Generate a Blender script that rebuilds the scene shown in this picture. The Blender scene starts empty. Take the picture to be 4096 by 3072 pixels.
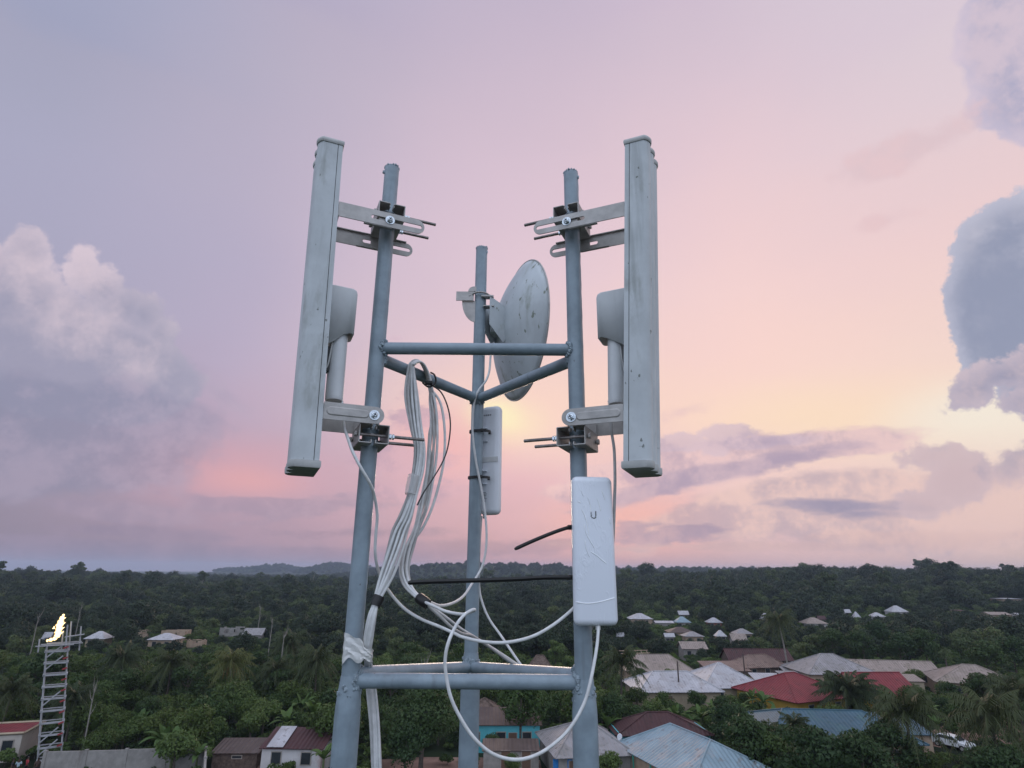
import bpy, bmesh, math, random
import numpy as np
from mathutils import Vector, Matrix
random.seed(7)
PI = math.pi
scene = bpy.context.scene
COL = scene.collection
# ------------------------------------------------------------------ camera
FPX, H = 2374.0, 20.0                      # focal length in photo pixels, eye height above the village
TH = math.asin(2374/7873.0); ROLL = .00826
U0 = Vector((0, -math.sin(TH), math.cos(TH)))
CR = Vector((math.cos(ROLL), 0, 0)) + U0*math.sin(ROLL)
CU = Vector((-math.sin(ROLL), 0, 0)) + U0*math.cos(ROLL)
CB = Vector((0, -math.cos(TH), -math.sin(TH)))
CAM = Vector((0, 0, H))
cd = bpy.data.cameras.new('camera'); cam = bpy.data.objects.new('camera', cd); COL.objects.link(cam)
cd.sensor_fit = 'HORIZONTAL'; cd.sensor_width = 36; cd.lens = 36*FPX/4096; cd.clip_start = .05; cd.clip_end = 20000
cam.matrix_world = Matrix(((CR.x, CU.x, CB.x, 0), (CR.y, CU.y, CB.y, 0), (CR.z, CU.z, CB.z, H), (0, 0, 0, 1)))
scene.camera = cam
def ray(sx, sy): return CR*((sx-2048)/FPX) + CU*((1536-sy)/FPX) - CB
def P(sx, sy, Y): v = ray(sx, sy); return CAM + v*(Y/v.y)          # point of the photo ray at distance Y ahead
def Zp(sx, sy, z): v = ray(sx, sy); return CAM + v*((z-H)/v.z)      # point of the photo ray at height z
def proj(p):
    q = Vector(p)-CAM; d = -q.dot(CB)
    return (2048+FPX*q.dot(CR)/d, 1536-FPX*q.dot(CU)/d, d)
# ------------------------------------------------------------------ node helper
class N:
    def __init__(s, nt, sock): s.nt, s.k = nt, sock
    def _m(s, op, *a, clamp=False):
        n = s.nt.nodes.new('ShaderNodeMath'); n.operation = op; n.use_clamp = clamp
        for i, x in enumerate((s,)+a):
            if isinstance(x, N): s.nt.links.new(x.k, n.inputs[i])
            else: n.inputs[i].default_value = x
        return N(s.nt, n.outputs[0])
    def __add__(s, o): return s._m('ADD', o)
    __radd__ = __add__
    def __sub__(s, o): return s._m('SUBTRACT', o)
    def __mul__(s, o): return s._m('MULTIPLY', o)
    __rmul__ = __mul__
    def __truediv__(s, o): return s._m('DIVIDE', o)
    def __rsub__(s, o): return (s*-1.0)+o
    def max(s, o): return s._m('MAXIMUM', o)
    def min(s, o): return s._m('MINIMUM', o)
    def pw(s, o): return s._m('POWER', o)
    def smooth(s, a, b, c=0., d=1.):
        n = s.nt.nodes.new('ShaderNodeMapRange'); n.interpolation_type = 'SMOOTHSTEP'
        s.nt.links.new(s.k, n.inputs[0])
        for i, x in enumerate((a, b, c, d)): n.inputs[i+1].default_value = x
        return N(s.nt, n.outputs[0])
def srgb(c):
    return tuple([((v/255/12.92) if v/255 <= .04045 else ((v/255+.055)/1.055)**2.4) for v in c]) + (1,)
def mixc(nt, a, b, f):
    n = nt.nodes.new('ShaderNodeMix'); n.data_type = 'RGBA'
    for i, x in ((6, a), (7, b)):
        if isinstance(x, N): nt.links.new(x.k, n.inputs[i])
        else: n.inputs[i].default_value = x if len(x) == 4 else (*x, 1)
    if isinstance(f, N): nt.links.new(f.k, n.inputs[0])
    else: n.inputs[0].default_value = f
    return N(nt, n.outputs[2])
def noise(nt, vec, scale, detail=4, rough=.5, out=0, dist=0.):
    n = nt.nodes.new('ShaderNodeTexNoise'); n.inputs['Scale'].default_value = scale
    n.inputs['Detail'].default_value = detail; n.inputs['Roughness'].default_value = rough; n.inputs['Distortion'].default_value = dist
    if vec is not None: nt.links.new(vec.k, n.inputs['Vector'])
    return N(nt, n.outputs[out])
def vmap(nt, vec, scale=(1, 1, 1), loc=(0, 0, 0), rot=(0, 0, 0)):
    n = nt.nodes.new('ShaderNodeMapping'); n.inputs['Scale'].default_value = scale; n.inputs['Location'].default_value = loc; n.inputs['Rotation'].default_value = rot
    nt.links.new(vec.k, n.inputs[0]); return N(nt, n.outputs[0])
# ------------------------------------------------------------------ sky (world)
V2 = 4096/2212
def azel(vx, vy):
    v = ray(vx*V2, vy*V2).normalized()
    return math.degrees(math.atan2(v.x, v.y)), math.degrees(math.asin(v.z))
world = bpy.data.worlds.new('World'); scene.world = world; world.use_nodes = True
wt = world.node_tree; wt.nodes.clear()
def build_sky():
    nt = wt
    tc = nt.nodes.new('ShaderNodeTexCoord'); D = N(nt, tc.outputs['Generated'])
    sp = nt.nodes.new('ShaderNodeSeparateXYZ'); nt.links.new(D.k, sp.inputs[0])
    X, Y, Zz = [N(nt, sp.outputs[i]) for i in range(3)]
    n0 = noise(nt, vmap(nt, D, (1, 1, 2.2)), 3.2, 6, .55)
    az = X._m('ARCTAN2', Y)*57.29578
    el = Zz._m('ARCSINE')*57.29578
    wel = el + (n0-.5)*7.0
    waz = az + (noise(nt, D, 2.1, 5, .5)-.5)*14.0
    ys = [-60, 0, 150, 300, 450, 600, 750, 900, 1050, 1150, 1228]
    cols = {
     0: [(158,166,196),(163,168,195),(165,170,197),(168,172,200),(168,171,199),(166,168,196),(160,158,184),(148,148,173),(146,143,166),(142,136,157),(136,131,152)],
     550: [(178,175,202),(182,178,202),(184,180,203),(185,180,204),(184,179,204),(182,177,204),(184,176,203),(186,171,196),(184,160,182),(166,148,170),(140,132,152)],
     1100: [(196,182,204),(198,184,204),(205,188,206),(212,192,208),(220,197,212),(228,202,214),(236,206,210),(240,203,204),(226,184,194),(203,168,182),(182,150,164)],
     1650: [(210,192,210),(213,195,210),(222,200,212),(232,205,213),(240,209,212),(248,214,211),(252,216,208),(255,221,204),(244,209,203),(229,193,192),(218,180,176)],
     2200: [(220,204,216),(222,206,216),(226,208,216),(233,208,212),(238,209,210),(243,214,208),(247,220,208),(248,229,212),(238,212,202),(229,200,192),(224,194,182)]}
    for k_ in (0, 550): cols[k_] = [(r_+4, g_-1, b_-4) for r_, g_, b_ in cols[k_]]
    colsk = sorted(cols); outs = []
    for cx in colsk:
        n = nt.nodes.new('ShaderNodeValToRGB'); r = n.color_ramp; r.interpolation = 'EASE' if False else 'LINEAR'
        st = sorted([(azel(cx, y)[1], c) for y, c in zip(ys, cols[cx])])
        hi = st[-1][1]
        st.append((70, tuple(int(a*.35+b*.65) for a, b in zip(hi, (185, 196, 225)))))
        while len(r.elements) > 1: r.elements.remove(r.elements[-1])
        r.elements[0].position = max(0, (st[0][0]+10)/100); r.elements[0].color = srgb(st[0][1])
        for e, c in st[1:]: k = r.elements.new((e+10)/100); k.color = srgb(c)
        nt.links.new(((wel+10.)/100.).k, n.inputs[0]); outs.append(N(nt, n.outputs[0]))
    azs = [azel(cx, 700)[0] for cx in colsk]
    c = outs[0]
    for i in range(1, 5): c = mixc(nt, c, outs[i], waz.smooth(azs[i-1]-3, azs[i]+3))
    DEG = .0447
    def ell(cx, cy, rx, ry, rot=0., A=None, E_=None):
        a0, e0 = azel(cx, cy); A = A or az; E_ = E_ or el
        k = math.cos(math.radians(e0))
        dx = (A-a0)*k; dy = E_-e0
        cr, sr = math.cos(math.radians(rot)), math.sin(math.radians(rot))
        u = (dx*cr+dy*sr)*(1/(rx*DEG)); v = (dy*cr-dx*sr)*(1/(ry*DEG))
        return (u*u+v*v).pw(.5)                     # 1 on the rim
    def brush(c, col, cx, cy, rx, ry, s=1., rot=0., warp=True):
        d = ell(cx, cy, rx, ry, rot, waz*.35+az*.65 if warp else az, wel*.35+el*.65 if warp else el)
        return mixc(nt, c, srgb(col), d.smooth(0, 1.6, s, 0))
    # glows where the low sun lights the sky behind the clouds
    c = brush(c, (255,220,200), 1160, 880, 330, 110, .7)
    c = brush(c, (255,236,198), 1085, 905, 75, 46, .75)
    c = brush(c, (255,246,200), 1060, 890, 50, 34, .9)
    c = brush(c, (255,226,196), 1800, 900, 230, 70, .75)
    c = brush(c, (248,236,220), 2130, 885, 130, 60, 1.)
    c = brush(c, (220,168,178), 500, 1015, 170, 60, .7)
    c = brush(c, (232,172,174), 540, 1040, 90, 26, .6)
    c = brush(c, (243,186,178), 1360, 1130, 170, 70, .95)
    c = brush(c, (240,182,184), 950, 960, 110, 80, .8)
    c = brush(c, (140,135,158), 120, 1210, 600, 26, .7)
    # fine noises in direction space
    nb = noise(nt, D, 9, 10, .6)
    vo = nt.nodes.new('ShaderNodeTexVoronoi'); vo.feature = 'F1'; vo.inputs['Scale'].default_value = 26; vo.inputs['Detail'].default_value = 5; vo.inputs['Roughness'].default_value = .62; vo.inputs['Lacunarity'].default_value = 2.1; vo.normalize = True
    wv = nt.nodes.new('ShaderNodeVectorMath'); wv.operation = 'ADD'; nt.links.new(D.k, wv.inputs[0]); wn_ = nt.nodes.new('ShaderNodeVectorMath'); wn_.operation = 'SCALE'; wn_.inputs['Scale'].default_value = .06; nt.links.new(noise(nt, D, 14, 4, .6, 1).k, wn_.inputs[0]); nt.links.new(wn_.outputs[0], wv.inputs[1]); nt.links.new(wv.outputs[0], vo.inputs['Vector'])
    bl = N(nt, vo.outputs['Distance'])*-1.0+.85                   # billows
    nf = noise(nt, D, 24, 9, .68)
    ns = noise(nt, vmap(nt, D, (1, 1, 3.6)), 9, 9, .6)     # streaky
    def smax(l):
        m = l[0]
        for x in l[1:]: m = m.max(x)
        return m
    def cloud(c, ells, light, dark, amp=.9, famp=.25, soft=.10, nz=None, top=None, alpha=1., lo=None, shade=(.25, .78), puff=0., rim=0.):
        nz = nz or nb
        f = smax([(1.0-ell(*e))*((e[2]*e[3])**.5/60) for e in ells])
        g = f + (nz-.5)*(amp*3.6) + (nf-.5)*(famp*2.4) + ((bl-.5)*(puff*1.3) if puff else 0.)
        m = g.smooth(0, soft)
        if lo: m = m*el.smooth(azel(300, lo[0])[1], azel(300, lo[1])[1])
        sh = (nb-.5)*1.9 + (nf-.5)*1.5 + ((bl-.5)*.7 if puff else 0.) + .5
        if top: sh = (sh-.5)*.38 + (el+(nb-.5)*12.).smooth(azel(1100, top[1])[1], azel(1100, top[0])[1])*.62 + .18
        cc = mixc(nt, srgb(dark), srgb(light), sh.smooth(*shade))
        if rim: cc = mixc(nt, cc, srgb(tuple(min(255, int(q*1.05+6)) for q in light)), g.smooth(soft*.5, soft+.55, rim, 0)*(el.smooth(azel(300, 900)[1], azel(300, 680)[1]) if lo else 1.0))
        return mixc(nt, c, cc, m*alpha)
    # left cumulus bank
    c = cloud(c, [(0,640,95,90),(52,560,40,74),(10,620,80,80),(110,690,100,66),(180,590,28,48),(222,625,44,50),(268,665,56,52),(308,682,50,52),(345,722,38,46),(318,780,52,46),(160,790,210,106),(290,830,110,66)],
              (214,198,210), (160,158,181), .26, .42, .24, lo=(1120, 760), top=(480, 1000), shade=(.18, .80), puff=.36, rim=.2)
    c = cloud(c, [(60,930,300,120),(290,900,170,60)], (170,160,183), (138,140,166), .9, .3, .7, alpha=.6)
    c = cloud(c, [(520,1090,230,24,-3),(300,1110,200,22,0),(760,1090,180,22,3)], (178,158,178), (158,145,168), .9, .3, .7, nz=ns, alpha=.6)
    c = cloud(c, [(480,850,90,26,-28),(430,790,60,30,-40)], (190,176,194), (170,160,184), .9, .5, .7, alpha=.5)
    c = cloud(c, [(860,860,40,16,20),(895,905,60,30,0),(880,990,110,46,5),(940,1060,150,26,8)], (214,176,190), (182,156,178), .9, .6, .5, nz=ns, alpha=.7)
    c = cloud(c, [(905,720,90,14,18)], (222,192,206), (206,180,200), 1.2, .4, .8, nz=ns, alpha=.5)
    c = cloud(c, [(150,1185,420,24,0),(620,1195,380,20,0),(1000,1190,300,22,2),(300,1150,260,16,-2),(800,1150,220,16,3)], (158,142,164), (140,130,154), .8, .4, .8, nz=ns, alpha=.6)
    # right banks
    c = cloud(c, [(2260,60,110,150),(2250,190,96,84),(2270,250,60,60)], (212,196,210), (174,172,198), .35, .40, .24, shade=(.15, .85), puff=.36, rim=.4)
    c = cloud(c, [(2215,545,100,104),(2185,610,86,70),(2250,670,130,180),(2225,480,52,42),(2260,790,80,80),(2240,725,80,80)], (198,196,211), (150,156,180), .26, .40, .17, top=(420, 760), shade=(.12, .78), puff=.38, rim=.45)
    c = cloud(c, [(2170,812,80,34,5),(2110,840,62,38,20),(2235,866,66,36,0),(2072,868,36,20,40),(2250,806,60,56)], (200,184,194), (154,153,177), .45, .6, .26, shade=(.2, .8), puff=.34, rim=.4)
    # low layered clouds right of the mast
    c = cloud(c, [(1640,975,300,36,2),(1500,1010,280,54,8),(1330,1045,170,50,12),(1790,968,160,22,-3)], (234,200,201), (192,169,186), .55, .35, .55, nz=ns, alpha=.85, shade=(.25, .78), puff=.15)
    c = cloud(c, [(1585,936,66,22,0),(1560,958,46,22,0),(1650,955,110,18,0),(1445,960,90,20,0)], (214,190,200), (172,156,180), .45, .45, .26, alpha=.8, shade=(.2, .75), puff=.3, rim=.3)
    c = cloud(c, [(1560,1022,260,24,9),(1400,1060,180,26,14)], (196,174,190), (172,156,180), .6, .4, .7, nz=ns, alpha=.75)
    c = cloud(c, [(1700,1095,290,70,6),(1500,1118,190,50,20),(1960,1110,340,76,0),(2120,1080,180,66,0)], (236,202,194), (190,170,181), .6, .4, .8, nz=ns, alpha=.75, shade=(.25, .78), puff=.15)
    c = cloud(c, [(1800,1092,150,20,-4),(1880,1110,100,14,-6),(1740,1087,70,14,0)], (172,160,181), (154,148,173), .5, .4, .6, nz=ns, alpha=.9)
    c = cloud(c, [(2080,1026,62,40,30),(2020,984,56,20,10),(2070,998,60,24,0),(2200,995,54,34,25),(1990,1088,46,22)], (204,181,188), (158,151,173), .5, .7, .34, alpha=.85, puff=.3, rim=.3)
    c = cloud(c, [(1430,1162,130,24,4),(1360,1150,60,24,10)], (190,164,178), (166,149,172), .7, .6, .45, nz=ns, alpha=.8)
    c = cloud(c, [(1650,1180,400,12,0),(1990,1160,300,16,0)], (226,192,186), (210,178,178), 1., .4, .7, nz=ns, alpha=.6)
    c = cloud(c, [(1480,885,34,8,15),(1960,665,30,5,0),(1950,330,170,40,5),(1900,480,60,14,0)], (228,194,198), (216,190,197), .9, .7, .7, alpha=.45)
    # veil of low streaks round the whole horizon
    c = mixc(nt, c, srgb((160,146,166)), (ns.smooth(.46, .68)*el.smooth(0, 9, .30, 0))*waz.smooth(-20, 18, 1, .1))
    # behind the camera the clear dusk sky is bluer and brighter
    back = mixc(nt, (.86, .98, 1.24, 1), (1.22, 1.36, 1.64, 1), el.smooth(0, 55))
    c = mixc(nt, back, c, Y.smooth(-.25, .35))
    # below the horizon
    c = mixc(nt, c, (.035, .045, .035, 1), el.smooth(-1.5, -4))
    sky = nt.nodes.new('ShaderNodeTexSky'); sky.sky_type = 'NISHITA'; sky.sun_disc = False
    sky.sun_elevation = SUN_EL; sky.sun_rotation = SUN_AZ; sky.altitude = 0; sky.dust_density = 2
    b1 = nt.nodes.new('ShaderNodeBackground'); b1.inputs[1].default_value = .05; nt.links.new(sky.outputs[0], b1.inputs[0])
    b2 = nt.nodes.new('ShaderNodeBackground'); b2.inputs[1].default_value = 1.08; nt.links.new(c.k, b2.inputs[0])
    mx = nt.nodes.new('ShaderNodeMixShader'); mx.inputs[0].default_value = .9; nt.links.new(b1.outputs[0], mx.inputs[1]); nt.links.new(b2.outputs[0], mx.inputs[2])
    out = nt.nodes.new('ShaderNodeOutputWorld'); nt.links.new(mx.outputs[0], out.inputs[0])
_a, _e = azel(1090, 900)
SUN_EL, SUN_AZ = math.radians(2.0), math.radians(_a)
build_sky()
world.cycles.sampling_method = 'MANUAL'; world.cycles.sample_map_resolution = 512
sl = bpy.data.lights.new('sun', 'SUN'); sun = bpy.data.objects.new('sun', sl); COL.objects.link(sun)
sl.energy = .85; sl.angle = math.radians(14); sl.color = (1, .78, .6)
_d = Vector((math.sin(math.radians(_a))*math.cos(math.radians(9)), math.cos(math.radians(_a))*math.cos(math.radians(9)), math.sin(math.radians(9))))
sun.rotation_euler = _d.to_track_quat('Z', 'Y').to_euler()
vs = scene.view_settings; vs.view_transform = 'Standard'; vs.look = 'None'; vs.exposure = 0; vs.gamma = 1
scene.cycles.max_bounces = 6; scene.cycles.transparent_max_bounces = 8; scene.cycles.volume_bounces = 0
scene.cycles.volume_step_rate = 4
# ------------------------------------------------------------------ materials
MATS = {}
def mat(name, col, rough=.6, metal=0., var=.12, vscale=8., bump=0., bscale=60., spec=.4, dirt=None, dscale=3., dstretch=(1, 1, 1), trans=0., coord='Object', corr=None, rand=0., alpha=None, specks=None):
    if name in MATS: return MATS[name]
    m = bpy.data.materials.new(name); m.use_nodes = True; nt = m.node_tree; b = nt.nodes['Principled BSDF']
    tc = nt.nodes.new('ShaderNodeTexCoord'); O = N(nt, tc.outputs[coord])
    col4 = (*col, 1)
    v = noise(nt, O, vscale, 5, .6)
    lo = tuple(x*(1-var) for x in col); hi = tuple(min(1, x*(1+var)) for x in col)
    c = mixc(nt, lo, hi, v.smooth(.3, .7))
    if dirt:
        dn = noise(nt, vmap(nt, O, dstretch), dscale, 8, .65)
        c = mixc(nt, c, dirt[0], dn.smooth(dirt[1], dirt[1]+.16, 0, dirt[2]))
    if specks:
        sn = noise(nt, vmap(nt, O, (1, 1, .6)), specks[1], 3, .5); c = mixc(nt, c, specks[0], sn.smooth(specks[2], specks[2]+.03, 0, .75))
        st_ = noise(nt, vmap(nt, O, (1, 1, .06)), specks[1]*.5, 5, .6); c = mixc(nt, c, specks[0], st_.smooth(.56, .75, 0, .30))
    if rand:
        oi = nt.nodes.new('ShaderNodeObjectInfo'); c = mixc(nt, c, (*[x*(1-rand) for x in col], 1), N(nt, oi.outputs['Random']))
    nt.links.new(c.k, b.inputs['Base Color'])
    b.inputs['Roughness'].default_value = rough; b.inputs['Metallic'].default_value = metal
    b.inputs['Specular IOR Level'].default_value = spec
    hgt = None
    if bump:
        hgt = noise(nt, O, bscale, 4, .6)*bump
    if corr:                                       # corrugated sheet: period along x of UV
        uv = nt.nodes.new('ShaderNodeUVMap'); s2 = nt.nodes.new('ShaderNodeSeparateXYZ'); nt.links.new(uv.outputs[0], s2.inputs[0])
        w = (N(nt, s2.outputs[0])*(2*PI/corr))._m('SINE')*.03
        hgt = w if hgt is None else hgt+w
        # sheets laid side by side weather differently
        sh = (N(nt, s2.outputs[0])*(1/1.6))._m('FLOOR')
        wn = nt.nodes.new('ShaderNodeTexWhiteNoise'); wn.noise_dimensions = '1D'; nt.links.new(sh.k, wn.inputs['W'])
        c2 = mixc(nt, c, (*[x*.78 for x in col], 1), N(nt, wn.outputs['Value'])*.8); nt.links.new(c2.k, b.inputs['Base Color'])
    if hgt is not None:
        bp = nt.nodes.new('ShaderNodeBump'); bp.inputs['Strength'].default_value = 1; bp.inputs['Distance'].default_value = 1
        nt.links.new(hgt.k, bp.inputs['Height']); nt.links.new(bp.outputs[0], b.inputs['Normal'])
    if trans:
        tr = nt.nodes.new('ShaderNodeBsdfTranslucent'); nt.links.new(c.k, tr.inputs[0]); ms = nt.nodes.new('ShaderNodeMixShader'); ms.inputs[0].default_value = trans
        nt.links.new(b.outputs[0], ms.inputs[1]); nt.links.new(tr.outputs[0], ms.inputs[2])
        nt.links.new(ms.outputs[0], nt.nodes['Material Output'].inputs[0])
    if alpha is not None: b.inputs['Alpha'].default_value = alpha
    MATS[name] = m; return m
M_paint = mat('mast_paint', (.225, .285, .33), .40, 0, .14, 14, .0010, 60, .5, ((.38, .42, .44), .60, .6), 6, (1, 1, .3), specks=((.09, .08, .075), 60, .72))
M_weld = mat('weld', (.25, .31, .35), .5, 0, .25, 60, .004, 160, .5, ((.10, .08, .07), .66, .8), 30)
M_weldl = mat('painted_seam', (.34, .38, .40), .5, 0, .25, 50, .002, 120)
M_anten = mat('aged_plastic', (.50, .53, .545), .55, 0, .10, 7, 0, 0, .3, ((.27, .28, .26), .56, .55), 11, (1, 1, .35), specks=((.10, .11, .09), 55, .70))
M_seam = mat('dark_seam', (.05, .05, .05), .8)
M_cover = mat('cover_plastic', (.60, .62, .63), .5, 0, .06, 8, 0, 0, .35, ((.36, .37, .35), .62, .4), 10, (1, 1, .3), specks=((.15, .15, .13), 50, .74))
M_capm = mat('cap_plastic', (.44, .445, .435), .6, 0, .12, 12, 0, 0, .3, ((.17, .17, .13), .6, .5), 14)
M_galv = mat('bracket_metal', (.40, .385, .37), .5, .25, .15, 22, .0005, 200, .5, ((.15, .12, .10), .62, .5), 16)
M_rod = mat('threaded_rod', (.22, .20, .19), .45, .7, .3, 80, 0, 0)
M_zinc = mat('zinc_bolt', (.55, .60, .64), .25, .9, .1, 60)
M_dark = mat('black_plastic', (.012, .012, .013), .4)
M_white = mat('white_plastic', (.76, .79, .84), .38, 0, .03, 5, 0, 0, .5)
M_cable = mat('cable_jacket', (.60, .61, .61), .5, 0, .10, 40, 0, 0, .4, ((.33, .32, .30), .66, .5), 30)
M_cable2 = mat('cable_jacket_grey', (.40, .40, .395), .55, 0, .12, 40)
M_dish = mat('dish_paint', (.50, .54, .56), .5, 0, .10, 6, 0, 0, .4, ((.19, .21, .15), .55, .75), 9, (1, 1, .5), specks=((.12, .14, .08), 38, .66))
# ------------------------------------------------------------------ mesh building
class MB:
    def __init__(s): s.v, s.f, s.uv = [], [], None
    def add(s, vs, fs):
        k = len(s.v); s.v += [tuple(v) for v in vs]; s.f += [tuple(i+k for i in f) for f in fs]; return s
    def box(s, c, size, M=None):
        c = Vector(c); hx, hy, hz = [q/2 for q in size]; M = M or Matrix.Identity(3)
        vs = [c + M @ Vector((x*hx, y*hy, z*hz)) for x in (-1, 1) for y in (-1, 1) for z in (-1, 1)]
        return s.add(vs, [(0,1,3,2),(4,6,7,5),(0,4,5,1),(2,3,7,6),(0,2,6,4),(1,5,7,3)])
    def rbox(s, c, size, r, seg=3, M=None):
        bm = bmesh.new(); bmesh.ops.create_cube(bm, size=1); bmesh.ops.scale(bm, vec=size, verts=bm.verts)
        bmesh.ops.bevel(bm, geom=bm.edges[:], offset=r, segments=seg, profile=.5, affect='EDGES')
        c = Vector(c); M = M or Matrix.Identity(3); bm.verts.ensure_lookup_table()
        s.add([c + M @ v.co for v in bm.verts], [[q.index for q in f.verts] for f in bm.faces]); bm.free(); return s
    def tube(s, pts, r, n=12, cap=True, flat=None):
        pts = [Vector(p) for p in pts]; rr = r if isinstance(r, (list, tuple)) else [r]*len(pts)
        t = [(pts[min(i+1, len(pts)-1)]-pts[max(i-1, 0)]).normalized() for i in range(len(pts))]
        a = Vector((0, 0, 1)) if abs(t[0].z) < .9 else Vector((0, 1, 0))
        nrm = (a - t[0]*a.dot(t[0])).normalized(); vs, fs = [], []
        for i, p in enumerate(pts):
            nrm = (nrm - t[i]*nrm.dot(t[i])).normalized(); b = t[i].cross(nrm)
            for k in range(n):
                an = 2*PI*k/n; ca, sa = math.cos(an), math.sin(an)
                if flat: sa *= flat
                vs.append(p + (nrm*ca + b*sa)*rr[i])
        for i in range(len(pts)-1):
            for k in range(n): fs.append((i*n+k, i*n+(k+1) % n, (i+1)*n+(k+1) % n, (i+1)*n+k))
        if cap: fs += [tuple(range(n))[::-1], tuple((len(pts)-1)*n+k for k in range(n))]
        return s.add(vs, fs)
    def cyl(s, a, b, r, n=20, r2=None): return s.tube([a, b], [r, r if r2 is None else r2], n)
    def prism(s, poly, z0, z1, fn=lambda p: p):      # poly: (x,y) list, extruded
        n = len(poly); vs = [fn(Vector((x, y, z0))) for x, y in poly] + [fn(Vector((x, y, z1))) for x, y in poly]
        return s.add(vs, [tuple(range(n))[::-1], tuple(range(n, 2*n))] + [(k, (k+1) % n, n+(k+1) % n, n+k) for k in range(n)])
    def blob(s, c, r, seed=0, amp=.25, sub=2, sc=(1, 1, 1)):
        bm = bmesh.new(); bmesh.ops.create_icosphere(bm, subdivisions=sub, radius=1); R = random.Random(seed)
        bm.verts.ensure_lookup_table(); c = Vector(c)
        s.add([c+Vector((v.co.x*sc[0], v.co.y*sc[1], v.co.z*sc[2]))*r*(1+R.uniform(-amp, amp)) for v in bm.verts], [[q.index for q in f.verts] for f in bm.faces]); bm.free(); return s
    def mesh(s, name, m, smooth=True, ang=35):
        me = bpy.data.meshes.new(name); me.from_pydata([tuple(v) for v in s.v], [], s.f); me.materials.append(m)
        bm = bmesh.new(); bm.from_mesh(me); bmesh.ops.recalc_face_normals(bm, faces=bm.faces); bm.to_mesh(me); bm.free()
        if smooth:
            me.shade_smooth(); me.set_sharp_from_angle(angle=math.radians(ang))
        return me
    def build(s, name, m, parent=None, smooth=True, ang=35, label=None):
        o = bpy.data.objects.new(name, s.mesh(name, m, smooth, ang)); COL.objects.link(o)
        if parent: o.parent = parent
        if label: o['label'] = label
        return o
def tag(o, label=None, cat=None, group=None, kind=None):
    if label: o['label'] = label
    if cat: o['category'] = cat
    if group: o['group'] = group
    if kind: o['kind'] = kind
    return o
def empty(name, loc=(0, 0, 0), rz=0, label=None, cat=None, group=None):
    o = bpy.data.objects.new(name, None); COL.objects.link(o); o.location = loc; o.rotation_euler = (0, 0, rz); o.empty_display_size = .1
    return tag(o, label, cat, group)
def copy_tree(o, parent=None):
    c = o.copy(); COL.objects.link(c); c.parent = parent
    for ch in list(o.children): copy_tree(ch, c)
    return c
def spline(pts, sub=6):
    pts = [Vector(p) for p in pts]; out = []
    for i in range(len(pts)-1):
        p0, p1, p2, p3 = pts[max(i-1, 0)], pts[i], pts[i+1], pts[min(i+2, len(pts)-1)]
        for k in range(sub):
            t = k/sub
            out.append(.5*((2*p1)+(p2-p0)*t+(2*p0-5*p1+4*p2-p3)*t*t+(3*p1-p0-3*p2+p3)*t*t*t))
    return out+[pts[-1]]
# ================================================================== THE MAST
LY, BY = 1.70, 2.227
XL, XR, XB = -.413, .193, -.133
Z_UP, Z_LO = P(1508, 1393, LY).z, P(1402, 2722, LY).z
ZT = {'L': P(1566, 673, LY).z, 'R': P(2281, 693, LY).z, 'B': P(1929, 994, BY).z}
ZSH = P(1405, 2762, LY).z
mast = empty('mast', (-.12, 1.87, 0), 0, 'grey blue painted three legged steel tube mast with welded rings', 'mast')
mo = -Vector(mast.location)
LEG = {'L': Vector((XL, LY, 0)), 'R': Vector((XR, LY, 0)), 'B': Vector((XB, BY, 0))}
def wobble_ring(r0, n, seed):
    R = random.Random(seed); return [r0*(1+R.uniform(-.03, .06)) for _ in range(n)]
for i, (k, p) in enumerate(LEG.items()):
    b = mo+p; m = MB()
    zt = ZT[k]; zs = ZSH-.003*i
    m.tube([b+Vector((0, 0, z)) for z in (zs-.03, zs+.4, Z_UP, zt-.1, zt)], .0238, 28)
    m.build('leg', M_paint, mast)
    m = MB(); sa = (.55, .35, .15)[i]-.6                       # raised weld seam along the tube
    m.tube([b+Vector((math.cos(sa)*.0236, math.sin(sa)*.0236, z)) for z in [zs+.03+(zt-.01-zs-.03)*q/60 for q in range(61)]], [.0011+.0007*math.sin(q*2.3)*math.sin(q*.9) for q in range(61)], 6)
    m.build('weld_seam', M_weldl, mast)
    m = MB(); zz = [0, 3, 6, 9, 12, 15, 18, zs-.14, zs-.06, zs-.035, zs-.008, zs+.035]; rr = [.036]*7+[.0325, .0325, .0318, .0295, .0248]
    m.tube([b+Vector((0, 0, z)) for z in zz], rr, 32); m.build('leg_sleeve', M_paint, mast)
    # ragged cut rim on top of the tube
    m = MB(); R = random.Random(i+3)
    for q in range(16):
        an = q*2*PI/16; m.blob(b+Vector((math.cos(an)*.0225, math.sin(an)*.0225, zt+R.uniform(-.003, .002))), R.uniform(.0022, .0048), q, .3, 1, (1, 1, 1.4))
    m.blob(b+Vector((.022 if k != 'L' else -.024, -.01, zt-.022)), .0045, 5, .3, 1, (1, 1, 2))
    m.build('cut_rim', M_weld, mast)
def bar(p, q, r=.0188):
    d = (q-p).normalized(); m = MB(); m.tube([mo+p+d*.02, mo+p+d*.1, mo+(p+q)/2, mo+q-d*.1, mo+q-d*.02], r, 24); m.build('cross_bar', M_paint, mast)
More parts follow.
